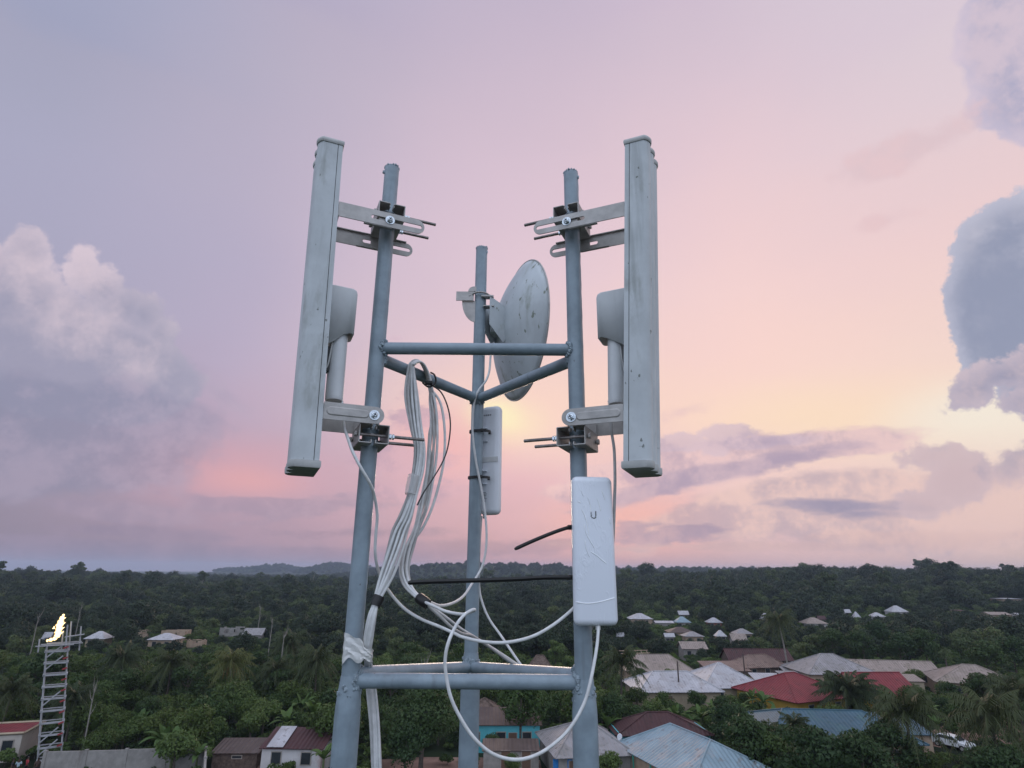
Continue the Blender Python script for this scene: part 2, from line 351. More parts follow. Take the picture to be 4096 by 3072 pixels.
def beads(p, d, r=.020, n=22, seed=1, off=.024):
    R = random.Random(seed); d = d.normalized(); a = Vector((0, 0, 1)); b = d.cross(a)
    m = MB()
    for q in range(n):
        an = q*2*PI/n+R.uniform(-.1, .1); rr = r*R.uniform(.98, 1.12)
        bulge = -.010*abs(math.sin(an))**2
        m.blob(mo+p+d*(off+bulge+R.uniform(-.002, .003))+(a*math.cos(an)+b*math.sin(an))*rr, R.uniform(.0050, .0090), seed*50+q, .22, 1)
    m.build('weld_bead', M_weld, mast)
def ring(zf, zs_, zb, far=False):
    A, B_, C_ = LEG['L'].copy(), LEG['R'].copy(), LEG['B'].copy()
    A.z = B_.z = zf; bar(A, B_)
    A2, B2 = A.copy(), B_.copy(); A2.z = B2.z = zs_; C_.z = zb
    bar(A2, C_); bar(B2, C_)
    if not far:
        beads(A, B_-A, seed=1); beads(B_, A-B_, seed=2); beads(A2, C_-A2, seed=3); beads(B2, C_-B2, seed=4)
        beads(C_, A2-C_, seed=5); beads(C_, B2-C_, seed=6)
ring(Z_UP, Z_UP-.030, Z_UP-.008)
ring(Z_LO, Z_LO+.015, Z_LO-.041)
for q in range(1, 5): ring(Z_LO-q*.95, Z_LO-q*.95, Z_LO-q*.95, True)
for k, s_ in (('L', 11), ('R', 12), ('B', 13)):      # weld where each tube enters its wider sleeve
    m = MB(); R = random.Random(s_)
    for q in range(26):
        an = q*2*PI/26; m.blob(mo+LEG[k]+Vector((math.cos(an)*.0272, math.sin(an)*.0272, ZSH-.004+R.uniform(-.016, .016))), R.uniform(.003, .0062), s_*60+q, .3, 1, (1, 1, 1.3))
    m.build('weld_bead', M_weld, mast)
# ================================================================== SECTOR ANTENNAS
PHI = math.radians(23)
def sector(side, label):
    sg = -1 if side == 'L' else 1
    c, s_ = math.cos(PHI), math.sin(PHI)
    u = Vector((sg*c, -s_, 0)); v = Vector((sg*s_, c, 0)); w = Vector((0, 0, 1))
    leg = LEG[side].copy()
    zup = P(1534, 885, 1.63).z if side == 'L' else P(2284, 890, 1.63).z
    zlo = P(1472, 1668, 1.63).z if side == 'L' else P(2302, 1676, 1.63).z
    zbot = P(1210, 1868, 1.552).z if side == 'L' else P(2545, 1872, 1.552).z
    ztop = P(1325, 560, 1.548).z if side == 'L' else P(2542, 566, 1.548).z
    root = empty('sector_antenna', leg+Vector((0, 0, zbot)), 0, label, 'antenna', 'sector antennas on the mast')
    O = leg.copy(); loc = -Vector(root.location)
    F = lambda a, b, z: loc+O+u*a+v*b+w*z                    # a outward, b away from the camera side
    tilt = math.tan(math.radians(1.7 if side == 'L' else 3.1))
    A0 = (.141 if side == 'L' else .148); T = .074; Wd = .170
    G = lambda a, b, z: F(a+(z-zbot)*tilt, b, z)
    # radome profile: flat back, three scalloped lobes outward
    def profile(g=0., inner=True):
        pts = [(A0-g, -Wd/2-g), (A0-g, Wd/2+g)]
        front = []
        for q in range(25):
            t = q/24; b = (Wd/2+g)*(1-2*t); lob = abs(math.sin(PI*3*t))**.75
            front.append((A0+T-.016+g+.016*lob, b))
        return pts+front
    m = MB(); pr = profile()
    m.prism([(a, b) for a, b in pr], zbot+.02, ztop-.01, lambda p: G(p.x, p.y, p.z)); m.build('radome', M_anten, root, ang=50)
    for z0, z1 in ((ztop-.016, ztop), (zbot, zbot+.019)):
        m = MB(); pr2 = profile(.0055); n = len(pr2)
        zs = [z0, z0+.004, z1-.004, z1]; gs = [.002, .004, .004, .002] if z0 > zbot+.1 else [.003, .0045, .0045, .004]
        vs = []
        for zq, g in zip(zs, gs): vs += [G(a, b, zq) for a, b in profile(g)]
        fs = [tuple(range(n))[::-1], tuple(range(3*n, 4*n))]
        for L_ in range(3): fs += [(L_*n+k, L_*n+(k+1) % n, (L_+1)*n+(k+1) % n, (L_+1)*n+k) for k in range(n)]
        m.add(vs, fs); m.build('end_cap', M_capm, root, ang=40)
    # seam between back tray and radome, on both sides
    m = MB()
    for b in (-Wd/2-.0004, Wd/2+.0004):
        a0 = A0+.0135
        m.add([G(a0, b, zbot+.019), G(a0+.0016, b, zbot+.019), G(a0+.0016, b, ztop-.016), G(a0, b, ztop-.016)], [(0, 1, 2, 3)])
        m.add([G(a0, b*.995, zbot+.019), G(a0+.0016, b*.995, zbot+.019), G(a0+.0016, b*.995, ztop-.016), G(a0, b*.995, ztop-.016)], [(0, 1, 2, 3)])
    m.build('seam', M_seam, root)
    # ---- arms
    def arm(bpos, zc, length, slot, a_start, name):
        # flat plate in the (a, z) plane, thickness along b; from a_start inwards by length; rounded inner end
        hh = .0245; m = MB(); th = .0035; N_ = 14
        outer = [(a_start, -hh), (a_start, hh)]
        ai = a_start-length+hh
        arc = [(ai+hh*math.cos(t), hh*math.sin(t)) for t in [PI/2+PI*q/N_ for q in range(N_+1)]]
        if slot:
            s0, s1 = slot; sh = .0065
            # upper and lower halves around the slot
            def half(sgn):
                o_ = [(a_start, 0), (a_start, sgn*hh)]+[(x, sgn*abs(y)) for x, y in arc[:N_//2+1]]
                i_ = [(ai-hh, 0), (s0-sh, 0)]
                i_ = i_+[(s0-sh*math.cos(t)*1, sgn*sh*math.sin(t)) for t in [PI*q/12 for q in range(1, 6)]]
                i_ += [(s0, sgn*sh), (s1, sgn*sh)]+[(s1+sh*math.sin(t), sgn*sh*math.cos(t)) for t in [PI*q/12 for q in range(1, 6)]]+[(s1+sh, 0)]
                poly = o_+i_
                fn = lambda p: F(p.x, bpos+p.z, zc+p.y)
                m.prism(poly, -th/2, th/2, fn)
            half(1); half(-1)
        else:
            m.prism(outer+arc, -th/2, th/2, lambda p: F(p.x, bpos+p.z, zc+p.y))
            # pressed oval rib
            s0, s1 = a_start-length+.055, a_start-.02; sh = .0125
            ov = [(s0-sh*math.sin(t), sh*math.cos(t)) for t in [PI*q/10 for q in range(11)]]+[(s1+sh*math.sin(t), -sh*math.cos(t)) for t in [PI*q/10 for q in range(11)]]
            ov2 = [(s0-(sh-.003)*math.sin(t), (sh-.003)*math.cos(t)) for t in [PI*q/10 for q in range(11)]]+[(s1+(sh-.003)*math.sin(t), -(sh-.003)*math.cos(t)) for t in [PI*q/10 for q in range(11)]]
            n = len(ov); sgb = -1 if bpos < 0 else 1
            vs = [F(x, bpos+sgb*th/2, zc+y) for x, y in ov]+[F(x, bpos+sgb*(th/2+.0022), zc+y) for x, y in ov2]
            m.add(vs, [tuple(range(n, 2*n))]+[(k, (k+1) % n, n+(k+1) % n, n+k) for k in range(n)])
        # stiffening flange along the top edge
        if slot:
            sgb = 1 if bpos < 0 else -1
            m.box(F((a_start+ai)/2, bpos+sgb*.005, zc+hh+.0008), (1, 1, 1), Matrix((u*(a_start-ai), v*.010, w*.0025)).transposed())
            m.box(F((a_start+ai)/2, bpos+sgb*.005, zc-hh-.0008), (1, 1, 1), Matrix((u*(a_start-ai)*.35, v*.010, w*.0025)).transposed())
        return m.build(name, M_galv, root, ang=30)
    aU = A0+(zup-zbot)*tilt-.001; aL = A0+(zlo-zbot)*tilt-.001
    B1 = .078
    for b in (-B1, B1):
        arm(b, zup, aU+.105, (-.090, .058), aU, 'bracket_arm')
        arm(b, zlo+.004, aL+.022, None, aL, 'bracket_arm')
    for a_, z_ in ((aU, zup), (aL, zlo+.004)):              # base plates joining the two arms on the antenna's back
        m = MB(); m.box(F(a_-.002, 0, z_), (1, 1, 1), Matrix((u*.004, v*(2*B1+.004), w*.043)).transposed()); m.build('back_plate', M_galv, root)
    # ---- clamps: two channels run along b on both sides of the pole
    def clamp(zc, up):
        for sd in (-1, 1):
            m = MB(); L2 = .068; hz = .026; t = .0026; dz = .0
            # web (vertical plate)
            aw = sd*.041
            m.box(F(aw, 0, zc), (1, 1, 1), Matrix((u*t, v*2*L2, w*2*hz)).transposed())
            for zf in (-1, 1):                              # flanges with a V notch for the pole
                zq = zc+zf*hz
                i0, notch = sd*.005, sd*.0245
                poly = [(aw, -L2), (i0+sd*.004, -L2), (i0, -L2+.005), (i0, -.030), (notch, -.012), (notch, .012), (i0, .030), (i0, L2), (aw, L2)]
                m.prism(poly, -t/2, t/2, lambda p: F(p.x, p.y, zq+p.z))
                # rolled lip at the open end
                m.box(F(i0+sd*.0013, -L2+.018, zq-zf*.005), (1, 1, 1), Matrix((u*t, v*.024, w*.010)).transposed())
            if sd == 1:                                     # ears that carry the arms
                for b in (-B1+.006, B1-.006):
                    m.box(F(.016, b, zc-up*.046), (1, 1, 1), Matrix((u*.046, v*t, w*.040)).transposed())
            m.build('clamp_half', M_galv, root, ang=30)
        for b in (-.045, .045):
            m = MB(); a1, a0 = .052, -.150
            n_ = 60; pts = [F(a1+(a0-a1)*q/n_, b, zc) for q in range(n_+1)]
            m.tube(pts, [.0046+.0006*(q % 2) for q in range(n_+1)], 10); m.build('threaded_rod', M_rod, root)
            for a_, ln in ((.049, .007), (-.049, .007), (-.0575, .006)):
                m = MB(); m.tube([F(a_-ln/2, b, zc), F(a_+ln/2, b, zc)], .0085, 6); m.build('hex_nut', M_zinc if a_ != .049 else M_galv, root)
    clamp(zup+.044, 1); clamp(zlo-.046, -1)
    # ---- pivot bolts with cross recess
    for z_, b in ((zup, -B1), (zlo+.004, -B1)):
        m = MB(); f0 = F(.006, b-.0018, z_); dv = v*-1
        m.cyl(f0, f0+dv*.002, .0145, 28); m.tube([f0+dv*.002, f0+dv*.0032], .0112, 28)
        m.tube([f0+dv*.003, f0+dv*.0085], .0095, 6); m.tube([f0+dv*.0085, f0+dv*.0105], [.0078, .0055], 24)
        m.build('pivot_bolt', M_zinc, root)
        m = MB(); g = f0+dv*.0108
        for an in (.4, .4+PI/2):
            d1 = u*math.cos(an)+w*math.sin(an); d2 = u*-math.sin(an)+w*math.cos(an)
            m.box(g, (1, 1, 1), Matrix((d1*.0095, d2*.0022, v*.0012)).transposed())
        m.build('cross_recess', M_dark, root)
    # ---- radio hung on the back under its cover
    zc1 = P(1400, 1150, 1.615).z if side == 'L' else P(2440, 1165, 1.615).z
    zc2 = P(1322, 1368, 1.615).z if side == 'L' else P(2480, 1385, 1.615).z
    zc3 = P(1355, 1585, 1.615).z if side == 'L' else P(2430, 1600, 1.615).z
    aC = A0+(zc1-zbot)*tilt+.002
    b0, b1 = -.030, .045; wd = .083 if side == 'L' else .101
    prof = [(aC, zc2-.004), (aC, zc1+.010), (aC-.020, zc1+.010), (aC-wd+.014, zc1+.008), (aC-wd+.004, zc1+.003), (aC-wd, zc1-.008), (aC-wd, zc2+.036), (aC-wd+.008, zc2+.038), (aC-wd+.026, zc2+.032), (aC-.030, zc2+.006), (aC-.014, zc2-.003)]
    m = MB()                                                # hollow shell: outer skin then inner skin, open below
    n = len(prof)
    cx, cz = sum(p[0] for p in prof)/n, sum(p[1] for p in prof)/n
    def shell(off):
        out = []
        for bb, sh in ((b0+off, .0035), (b0+off+.0035, 0.), (b1-off-.012, 0.), (b1-off-.003, .004), (b1-off, .014)):
            out.append([F(a+(sh if a < aC-.02 else 0)+(off if a < aC-.02 else 0), bb, z-(sh if z > cz+.03 else 0)-(off if z > cz+.03 else 0)) for a, z in prof])
        return out
    S = shell(0); vs = [p for r_ in S for p in r_]; fs = [tuple(range(n))[::-1], tuple(4*n+k for k in range(n))]
    for r_ in range(4):
        for k in range(6): fs.append((r_*n+k, r_*n+k+1, (r_+1)*n+k+1, (r_+1)*n+k))
    m.add(vs, fs)
    ca = m.build('radio_cover', M_cover, root, ang=20)
    sol = ca.modifiers.new('thickness', 'SOLIDIFY'); sol.thickness = .0022; sol.offset = -1
    m = MB(); aR = aC-(.048 if side == 'L' else .060); rad = .0255; bR = .006
    def ov(z, k=1.): return [F(aR+math.cos(t)*rad*k+(z-zc3)*tilt*.6, bR+math.sin(t)*rad*1.15*k, z) for t in [2*PI*q/32 for q in range(32)]]
    rows = [ov(zc1-.06), ov(zc3+.012), ov(zc3+.002, .985), ov(zc3-.001, .95)]; vs = [p for r_ in rows for p in r_]
    fs = [tuple(range(32)), tuple(96+k for k in range(32))]
    for L_ in range(3): fs += [(L_*32+k, L_*32+(k+1) % 32, (L_+1)*32+(k+1) % 32, (L_+1)*32+k) for k in range(32)]
    m.add(vs, fs); m.build('radio_unit', M_cover, root, ang=30)
    m = MB(); pp = [F(aR+rad*.9, bR-.022, zc2+.005), F(aR+rad*1.0, bR-.024, zc2-.03), F(aR+rad*1.15, bR-.018, zc2-.07), F(aR+rad*1.5, bR-.01, zc2-.10)]
    m.tube(spline(pp), .0045, 10, True, .5); m.build('jumper_strap', M_capm, root)
    m = MB(); m.box(F(aC-.012, .0, zc2-.045), (1, 1, 1), Matrix((u*.024, v*.03, w*.075)).transposed()); m.build('mount_clip', M_dark, root)
    return root, F(aR, bR, zc3)-loc
RL, portL = sector('L', 'tall pale sector antenna bolted to the left leg of the mast')
RR, portR = sector('R', 'tall pale sector antenna bolted to the right leg of the mast')
# ================================================================== DISH on the back leg
dc = P(2082, 1322, 2.33)
dish = empty('dish_antenna', dc, 0, 'round grey dish antenna seen from behind on the back leg', 'antenna')
dn = Vector((math.sin(math.radians(69)), math.cos(math.radians(69)), 0)).normalized()
e1 = Vector((dn.y, -dn.x, 0)).normalized(); e2 = Vector((0, 0, 1))
RD, DD = .300, .100
m = MB(); rows = 14; seg = 56; vs, fs = [], []
for q in range(rows+1):
    t = q/rows; rr = RD*t; dz = -DD*(1-t**2)
    if q == rows: rr, dz = RD, 0
    for k in range(seg):
        an = 2*PI*k/seg; vs.append(dn*dz+e1*math.cos(an)*rr*.97+e2*math.sin(an)*rr)
for q in range(rows):
    for k in range(seg): fs.append((q*seg+k, q*seg+(k+1) % seg, (q+1)*seg+(k+1) % seg, (q+1)*seg+k))
m.add(vs, fs); o = m.build('reflector', M_dish, dish, ang=60); sf = o.modifiers.new('t', 'SOLIDIFY'); sf.thickness = .002
m = MB(); pts = [dn*.001+e1*math.cos(2*PI*k/72)*RD*.97+e2*math.sin(2*PI*k/72)*RD for k in range(73)]; m.tube(pts, .0032, 8, False); m.build('rim', M_galv, dish)
# feed in front of the reflector
m = MB(); m.tube([dn*-.07, dn*.005], .014, 16); m.tube([dn*.005, dn*.03], [.02, .02], 20); m.build('feed', M_white, dish)
# back bracket box between reflector and leg
bk = -dn
lp = LEG['B']+Vector((0, 0, P(1915, 1190, BY).z))-dc       # U-bolt height on the leg
leg2 = Vector((lp.x, lp.y, 0))
m = MB()
zt_, zb_ = P(1990, 1200, 2.25).z-dc.z, P(2000, 1345, 2.25).z-dc.z
back = bk*.098
pa, pb = leg2+Vector((.028, .0, 0)), back+Vector((.012, 0, 0))
for off in (-.035, .035):
    pv = e1*off
    q = [pa+pv+Vector((0, 0, zt_-.01)), pb+pv*1.5+Vector((0, 0, zt_-.035)), pb+pv*1.5+Vector((0, 0, zb_-.012)), pb+pv*1.5+Vector((-.012, 0, zb_-.03)), pa+pv+Vector((0, 0, zb_+.03))]
    tn = e1*.0018
    vs = [x+tn for x in q]+[x-tn for x in q]; n = len(q)
    m.add(vs, [tuple(range(n)), tuple(range(n, 2*n))[::-1]]+[(k, (k+1) % n, n+(k+1) % n, n+k) for k in range(n)])
m.rbox(pb+Vector((-.022, 0, (zt_+zb_)/2-.01)), (.05, .085, .10), .008); m.build('mount_arm', M_dish, dish)
m = MB()                                                    # plates left of the leg
zc = lp.z
m.box(leg2+Vector((-.062, -.02, zc-.004)), (.072, .004, .040))
arc = [(math.cos(t)*.062, math.sin(t)*.095) for t in [PI+PI/2*q/8 for q in range(9)]]
m.prism([(0, 0)]+arc, -.002, .002, lambda p: leg2+Vector((-.012+p.x, -.012+p.z, zc-.022+p.y)))
arc2 = [(-.026+math.cos(t)*.024, math.sin(t)*.022) for t in [PI*q/8 for q in range(9)]]
m.prism(arc2, -.012, .012, lambda p: leg2+Vector((p.x, -.005+p.z, zc+.020+p.y)))
m.box(leg2+Vector((.030, -.02, zc-.008)), (.050, .030, .006)); m.box(leg2+Vector((.036, -.016, zc-.050)), (.045, .030, .004))
m.build('pole_bracket', M_galv, dish)
m = MB(); pts = [leg2+Vector((-.046, .0, zc-.012)), leg2+Vector((-.044, -.02, zc-.002))]
pts += [leg2+Vector((-math.cos(t)*.036, -math.sin(t)*.034-.004, zc+.002+math.sin(t)*.004)) for t in [.35+(PI-.7)*q/8 for q in range(9)]]
pts += [leg2+Vector((.044, -.02, zc-.004)), leg2+Vector((.046, .0, zc-.02))]
m.tube(spline(pts, 4), .0042, 10); m.build('u_bolt', M_galv, dish)
for sx in (-.046, .046):
    m = MB(); m.tube([leg2+Vector((sx, -.006, zc-.022)), leg2+Vector((sx, -.006, zc-.030))], .008, 6); m.build('hex_nut', M_rod, dish)
# ================================================================== WHITE RADIO ON THE BACK LEG
cz0, cz1 = P(1968, 2060, 2.26).z, P(1968, 1627, 2.26).z
cx = P(1962, 1840, 2.26).x
cpe = empty('wireless_radio', (cx, 2.265, cz0), math.radians(-24), 'slim white outdoor radio strapped to the back leg under the dish', 'radio')
hh = cz1-cz0
m = MB(); m.rbox((0.003, 0, hh/2), (.082, .045, hh), .02, 5); m.build('housing', M_white, cpe)
m = MB()
for k in range(4): m.box((-.018+k*.0085, -.0228, hh-.038), (.004, .001, .005))
m.build('indicator_light', M_dark, cpe)
for z0, z1 in ((.66, .78), (.27, .385)):
    m = MB(); m.rbox((-.022, -.027, hh*z0), (.040, .014, .003), .001, 1); m.rbox((-.022, -.027, hh*z1), (.040, .014, .003), .001, 1)
    m.rbox((-.041, -.027, hh*(z0+z1)/2), (.003, .014, hh*(z1-z0)), .001, 1); m.build('pole_clip', M_white, cpe)
m = MB(); m.rbox((.005, -.0235, hh*.49), (.075, .001, .02), .0004, 1); m.build('tape_band', mat('clear_tape', (.62, .63, .63), .25), cpe)
m = MB()
for k in range(7): m.box((-.013+.0*k, -.0232, hh*.115+k*.0055), (.014+.004*(k % 3), .0006, .0022))
m.build('print', mat('grey_print', (.25, .26, .28), .6), cpe)
m = MB(); m.cyl((-.02, 0, -.012), (-.02, 0, .01), .007, 14); m.build('port', M_cable2, cpe)
def tie_loop(name, c, rx, ry, label, tail=None, w=.005, group='black cable ties on the mast', head=(0, -1)):
    root = empty(name, c, 0, label, 'cable tie', group)
    m = MB(); pts = [Vector((math.cos(t)*rx, math.sin(t)*ry, 0)) for t in [2*PI*q/36 for q in range(37)]]
    n = len(pts); vs = []
    for p in pts:
        nn = Vector((p.x/rx, p.y/ry, 0)).normalized()
        vs += [p+Vector((0, 0, -w)), p+nn*.0016+Vector((0, 0, -w)), p+nn*.0016+Vector((0, 0, w)), p+Vector((0, 0, w))]
    fs = [(i*4+k, i*4+(k+1) % 4, (i+1)*4+(k+1) % 4, (i+1)*4+k) for i in range(n-1) for k in range(4)]
    m.add(vs, fs); m.build('strap', M_dark, root)
    m = MB(); hp = Vector((head[0]*rx, head[1]*ry, 0)); m.rbox(hp+Vector((head[0], head[1], 0)).normalized()*.003, (.012, .010, .013), .002, 2); m.build('head', M_dark, root)
    if tail:
        m = MB(); t_ = [Vector(q)-Vector(c) for q in tail]; t_ = spline(t_, 5)
        m.tube(t_, [w*.95]*(len(t_)-1)+[w*.6], 4, True, .35); m.build('tail', M_dark, root)
    return root
for y_, lab in ((1728, 'upper black cable tie holding the slim white radio to the back leg'), (1912, 'lower black cable tie holding the slim white radio to the back leg')):
    z = P(1900, y_, BY).z; tie_loop('cable_tie', (XB+.012, BY, z), .040, .0285, lab, head=(.2, -1))
# ================================================================== TAPED WHITE RADIO IN FRONT
fy = 1.635
pc = P(2376, 2200, fy)
zt_, zb_ = P(2360, 1905, fy).z, P(2380, 2505, fy).z
nano = empty('wireless_radio', (pc.x, fy+.012, zb_), math.radians(5), 'large white radio wrapped in clear tape on the right leg', 'radio')
hh = zt_-zb_; wd = .112
m = MB(); m.rbox((0, 0, hh/2), (wd, .034, hh), .0165, 6); 
m.v = [(x+(z/hh-.5)*-.008*0+(.002 if x > 0 else -.002)*(1-z/hh), y, z) for x, y, z in m.v]
tape = bpy.data.materials.new('taped_white_plastic'); tape.use_nodes = True
nt = tape.node_tree; b_ = nt.nodes['Principled BSDF']; tc = nt.nodes.new('ShaderNodeTexCoord'); O = N(nt, tc.outputs['Object'])
b_.inputs['Base Color'].default_value = (.74, .78, .85, 1); b_.inputs['Roughness'].default_value = .28; b_.inputs['Coat Weight'].default_value = .3; b_.inputs['Coat Roughness'].default_value = .12
w1 = noise(nt, vmap(nt, O, (1, 1, .28), rot=(0, .35, 0)), 38, 3, .5, 0, 1.2); rid = (w1-.5)._m('ABSOLUTE').smooth(0, .05, 1, 0)
fl = noise(nt, vmap(nt, O, (1, 1, .8)), 16, 2).smooth(.45, .65)
bp = nt.nodes.new('ShaderNodeBump'); bp.inputs['Strength'].default_value = .32; bp.inputs['Distance'].default_value = .0035
nt.links.new((rid*fl*.5+noise(nt, O, 30, 3)*.25).k, bp.inputs['Height']); nt.links.new(bp.outputs[0], b_.inputs['Normal'])
m.build('housing', tape, nano, ang=60)
m = MB(); R = random.Random(3)                               # raised wrinkles of the tape
def wr(pts): m.tube(spline([Vector((x, -.0172, z)) for x, z in pts], 5), [.0006]+[.0014]*(5*(len(pts)-1)-1)+[.0005], 6, True, .7)
def pz(sx, sy): return ((P(sx, sy, fy).x-pc.x), P(sx, sy, fy).z-zb_)
for L_ in ([(965,60),(985,105),(1000,160),(1010,220)], [(980,150),(990,200),(1015,250),(1045,300)], [(1000,-20),(1018,35),(1020,80)], [(1060,-10),(1078,40),(1082,70)], [(1020,320),(1060,345),(1090,370),(1118,392)], [(985,250),(992,300),(1015,355)], [(940,10),(960,20)], [(1135,110),(1146,150)], [(960,-60),(975,-20)], [(1090,-60),(1110,0)], [(925,630),(1000,640),(1080,630),(1175,605)]):
    m = MB(); wr([pz(1700+x/1.548, 2000+y/1.548) for x, y in L_]); m.build('tape_wrinkle', mat('tape_crease', (.88, .92, .97), .2, spec=.8), nano)
m = MB(); cxp, czp = pz(2371, 2060); d_ = .0001              # the maker's U of dots and bars
for bx, bz, sx_, sz_ in ((-.0068, .004, .0022, .007), (-.0066, -.003, .0028, .006), (.0062, .0035, .0034, .013), (-.0035, -.0075, .004, .003), (.0015, -.0088, .006, .003), (.0052, -.006, .004, .004), (-.0042, .0075, .0015, .0015), (-.0045, .003, .0012, .0012), (-.0042, -.0005, .0015, .0015), (-.0088, .0085, .0013, .0013)):
    m.rbox((cxp+bx, -.01725, czp+bz), (sx_, .001, sz_), .0004, 1)
m.build('emblem', mat('grey_emblem', (.13, .14, .15), .5), nano)
m = MB(); px_, pz_ = pz(2394, 2500); m.cyl((px_, 0, pz_-.012), (px_, 0, pz_+.02), .0065, 14); m.build('port', M_cable, nano)
# ties around it
zz = P(2283, 2310, 1.66).z
tie_loop('cable_tie', (XR+.024, 1.688, zz), .052, .032, 'long black cable tie pointing straight left from the taped radio', [P(2284, 2310, 1.665), P(2180, 2310, 1.655), P(2048, 2317, 1.64), P(1850, 2323, 1.62), P(1700, 2327, 1.60), P(1632, 2331, 1.59)], .0060, head=(-1, -.1))
zz = P(2283, 2107, 1.66).z
tie_loop('cable_tie', (XR+.024, 1.688, zz), .052, .032, 'short black cable tie sloping down left from the taped radio', [P(2288, 2106, 1.665), P(2230, 2124, 1.65), P(2140, 2160, 1.635), P(2058, 2197, 1.62)], .0052, head=(-1, -.1))
# ================================================================== CABLES
def cab(name, pts, r, label, m_=M_cable, group='white network cables on the mast', cat='cable', sub=6):
    w_ = [P(x, y, Y) for x, y, Y in pts]; m = MB(); m.tube(spline(w_, sub), r, 12)
    o = m.build(name, m_); return tag(o, label, cat, group)
tp = (1692, 2402)
coil1 = [(1645,1475,1.79),(1646,1581,1.77),(1662,1701,1.755),(1677,1792,1.745),(1672,1882,1.735),(1652,1973,1.725),(1625,2063,1.715),(1600,2123,1.71),(1578,2202,1.70),(1545,2304,1.69),(1512,2388,1.675),(1500,2425,1.67),(1488,2470,1.665),(1474,2549,1.67),(1469,2614,1.69),(1476,2685,1.775),(1487,2775,1.78),(1500,2905,1.76),(1507,3066,1.75),(1520,3400,1.74)]
spread = [20,46,40,36,36,30,46,55,56,48,22,16,24,26,20,22,30,30,30,30]
hump = [(1652,1450,1.80),(1672,1441,1.83),(1692,1455,1.86),(1712,1500,1.885),(1722,1545,1.885)]
coil2 = [(1732,1600,1.87),(1738,1671,1.855),(1736,1762,1.84),(1728,1852,1.83),(1712,1942,1.815),(1692,2033,1.80),(1668,2111,1.785),(1640,2184,1.77),(1622,2244,1.755),(1617,2292,1.745),(1630,2340,1.73),(1658,2376,1.71),(1692,2402,1.69)]
sp2 = [16,18,20,20,20,20,12,20,20,20,18,12,10]
tailA = [(1739,2426,1.66),(1784,2446,1.64),(1849,2457,1.61),(1885,2447,1.59),(1899,2440,1.572),(1886,2441,1.552),(1855,2462,1.535),(1823,2504,1.52),(1794,2568,1.50),(1781,2633,1.50),(1784,2698,1.50),(1803,2788,1.50),(1842,2872,1.505),(1894,2950,1.51),(1958,3008,1.52),(2023,3034,1.53),(2088,3037,1.54),(2152,3017,1.55),(2217,2975,1.56),(2281,2911,1.57),(2336,2814,1.58),(2365,2711,1.59),(2388,2581,1.62),(2394,2497,1.645)]
tailD = [(1720,2410,1.70),(1765,2423,1.76),(1817,2410,1.85),(1856,2382,1.98),(1886,2337,2.09),(1912,2298,2.14),(1931,2258,2.16),(1944,2196,2.17),(1946,2123,2.18),(1938,2033,2.185),(1923,1942,2.187),(1905,1852,2.187),(1893,1762,2.187),(1890,1696,2.187),(1895,1624,2.187),(1912,1566,2.182),(1944,1522,2.19),(1958,1479,2.21),(1963,1421,2.25),(1975,1370,2.27)]
tailF = [(1719,2423,1.71),(1778,2465,1.76),(1842,2514,1.83),(1894,2546,1.89),(1958,2585,1.95),(2023,2627,2.01),(2078,2664,2.05),(2089,2669,2.06),(2080,2655,2.07),(2049,2610,2.12),(2004,2543,2.20),(1958,2478,2.26),(1930,2413,2.285),(1916,2340,2.29),(1918,2200,2.285),(1926,2064,2.265)]
tailG = [(1715,2425,1.69),(1765,2470,1.70),(1810,2512,1.72),(1850,2535,1.76),(1890,2545,1.83),(1960,2590,1.93),(2030,2640,2.0),(2080,2668,2.05),(2110,2690,2.07)]
labs = ['white cable from the black taped bundle looping wide below to the taped white radio', 'white cable rising along the front of the back leg to the dish', 'white cable hanging from the taped bundle then climbing behind the back leg',
        'white cable sagging from the taped bundle to the lower back bar']
tails = [tailA, tailD, tailF, tailG, [], []]
def sgn_off(i, q, n): return math.cos(2*PI*i/n+q*.22)*(1 if int(i) % 2 else .6)
for i in range(10):
    pts = []
    for q, (x, y, Y) in enumerate(coil1):
        k = sgn_off(i, q, 10); kk = sgn_off(i+2.5, q, 10); pts.append((x+k*spread[q]*.55, y, Y+kk*.014*min(1, spread[q]/50)))
    pts.reverse()
    for q, (x, y, Y) in enumerate(hump):
        k = sgn_off(i, 0, 8); pts.append((x+k*9, y+k*5+3, Y+(i-3.5)*.004*1.0))
    if i < 6:
        c2 = []
        for q, (x, y, Y) in enumerate(coil2):
            k = math.cos(2*PI*i/6+q*.25+1); kk = math.sin(2*PI*i/6+q*.25+1)
            if i == 5 and q < 7: x += (1758-1738)*math.sin(PI*(q+1)/9)*1.7
            c2.append((x+k*sp2[q]*.8, y, Y+kk*.008))
        pts += c2+tails[i]
    else:
        pts += [(1732, 1600, 1.88), (1728, 1680, 1.88), (1716, 1760, 1.87), (1706+(i-6)*8, 1900, 1.85), (1684, 2050, 1.82), (1650, 2180, 1.79), (1625, 2250, 1.775), (1624, 2300, 1.765), (1646, 2360, 1.735), (1690, 2400, 1.70)]
    cab('network_cable', pts, .0041 if i else .0040, labs[i] if i < 4 else 'white cable doubled over the upper bar inside the hanging bundle', M_cable if i % 3 else M_cable2 if i == 3 else M_cable, sub=5)
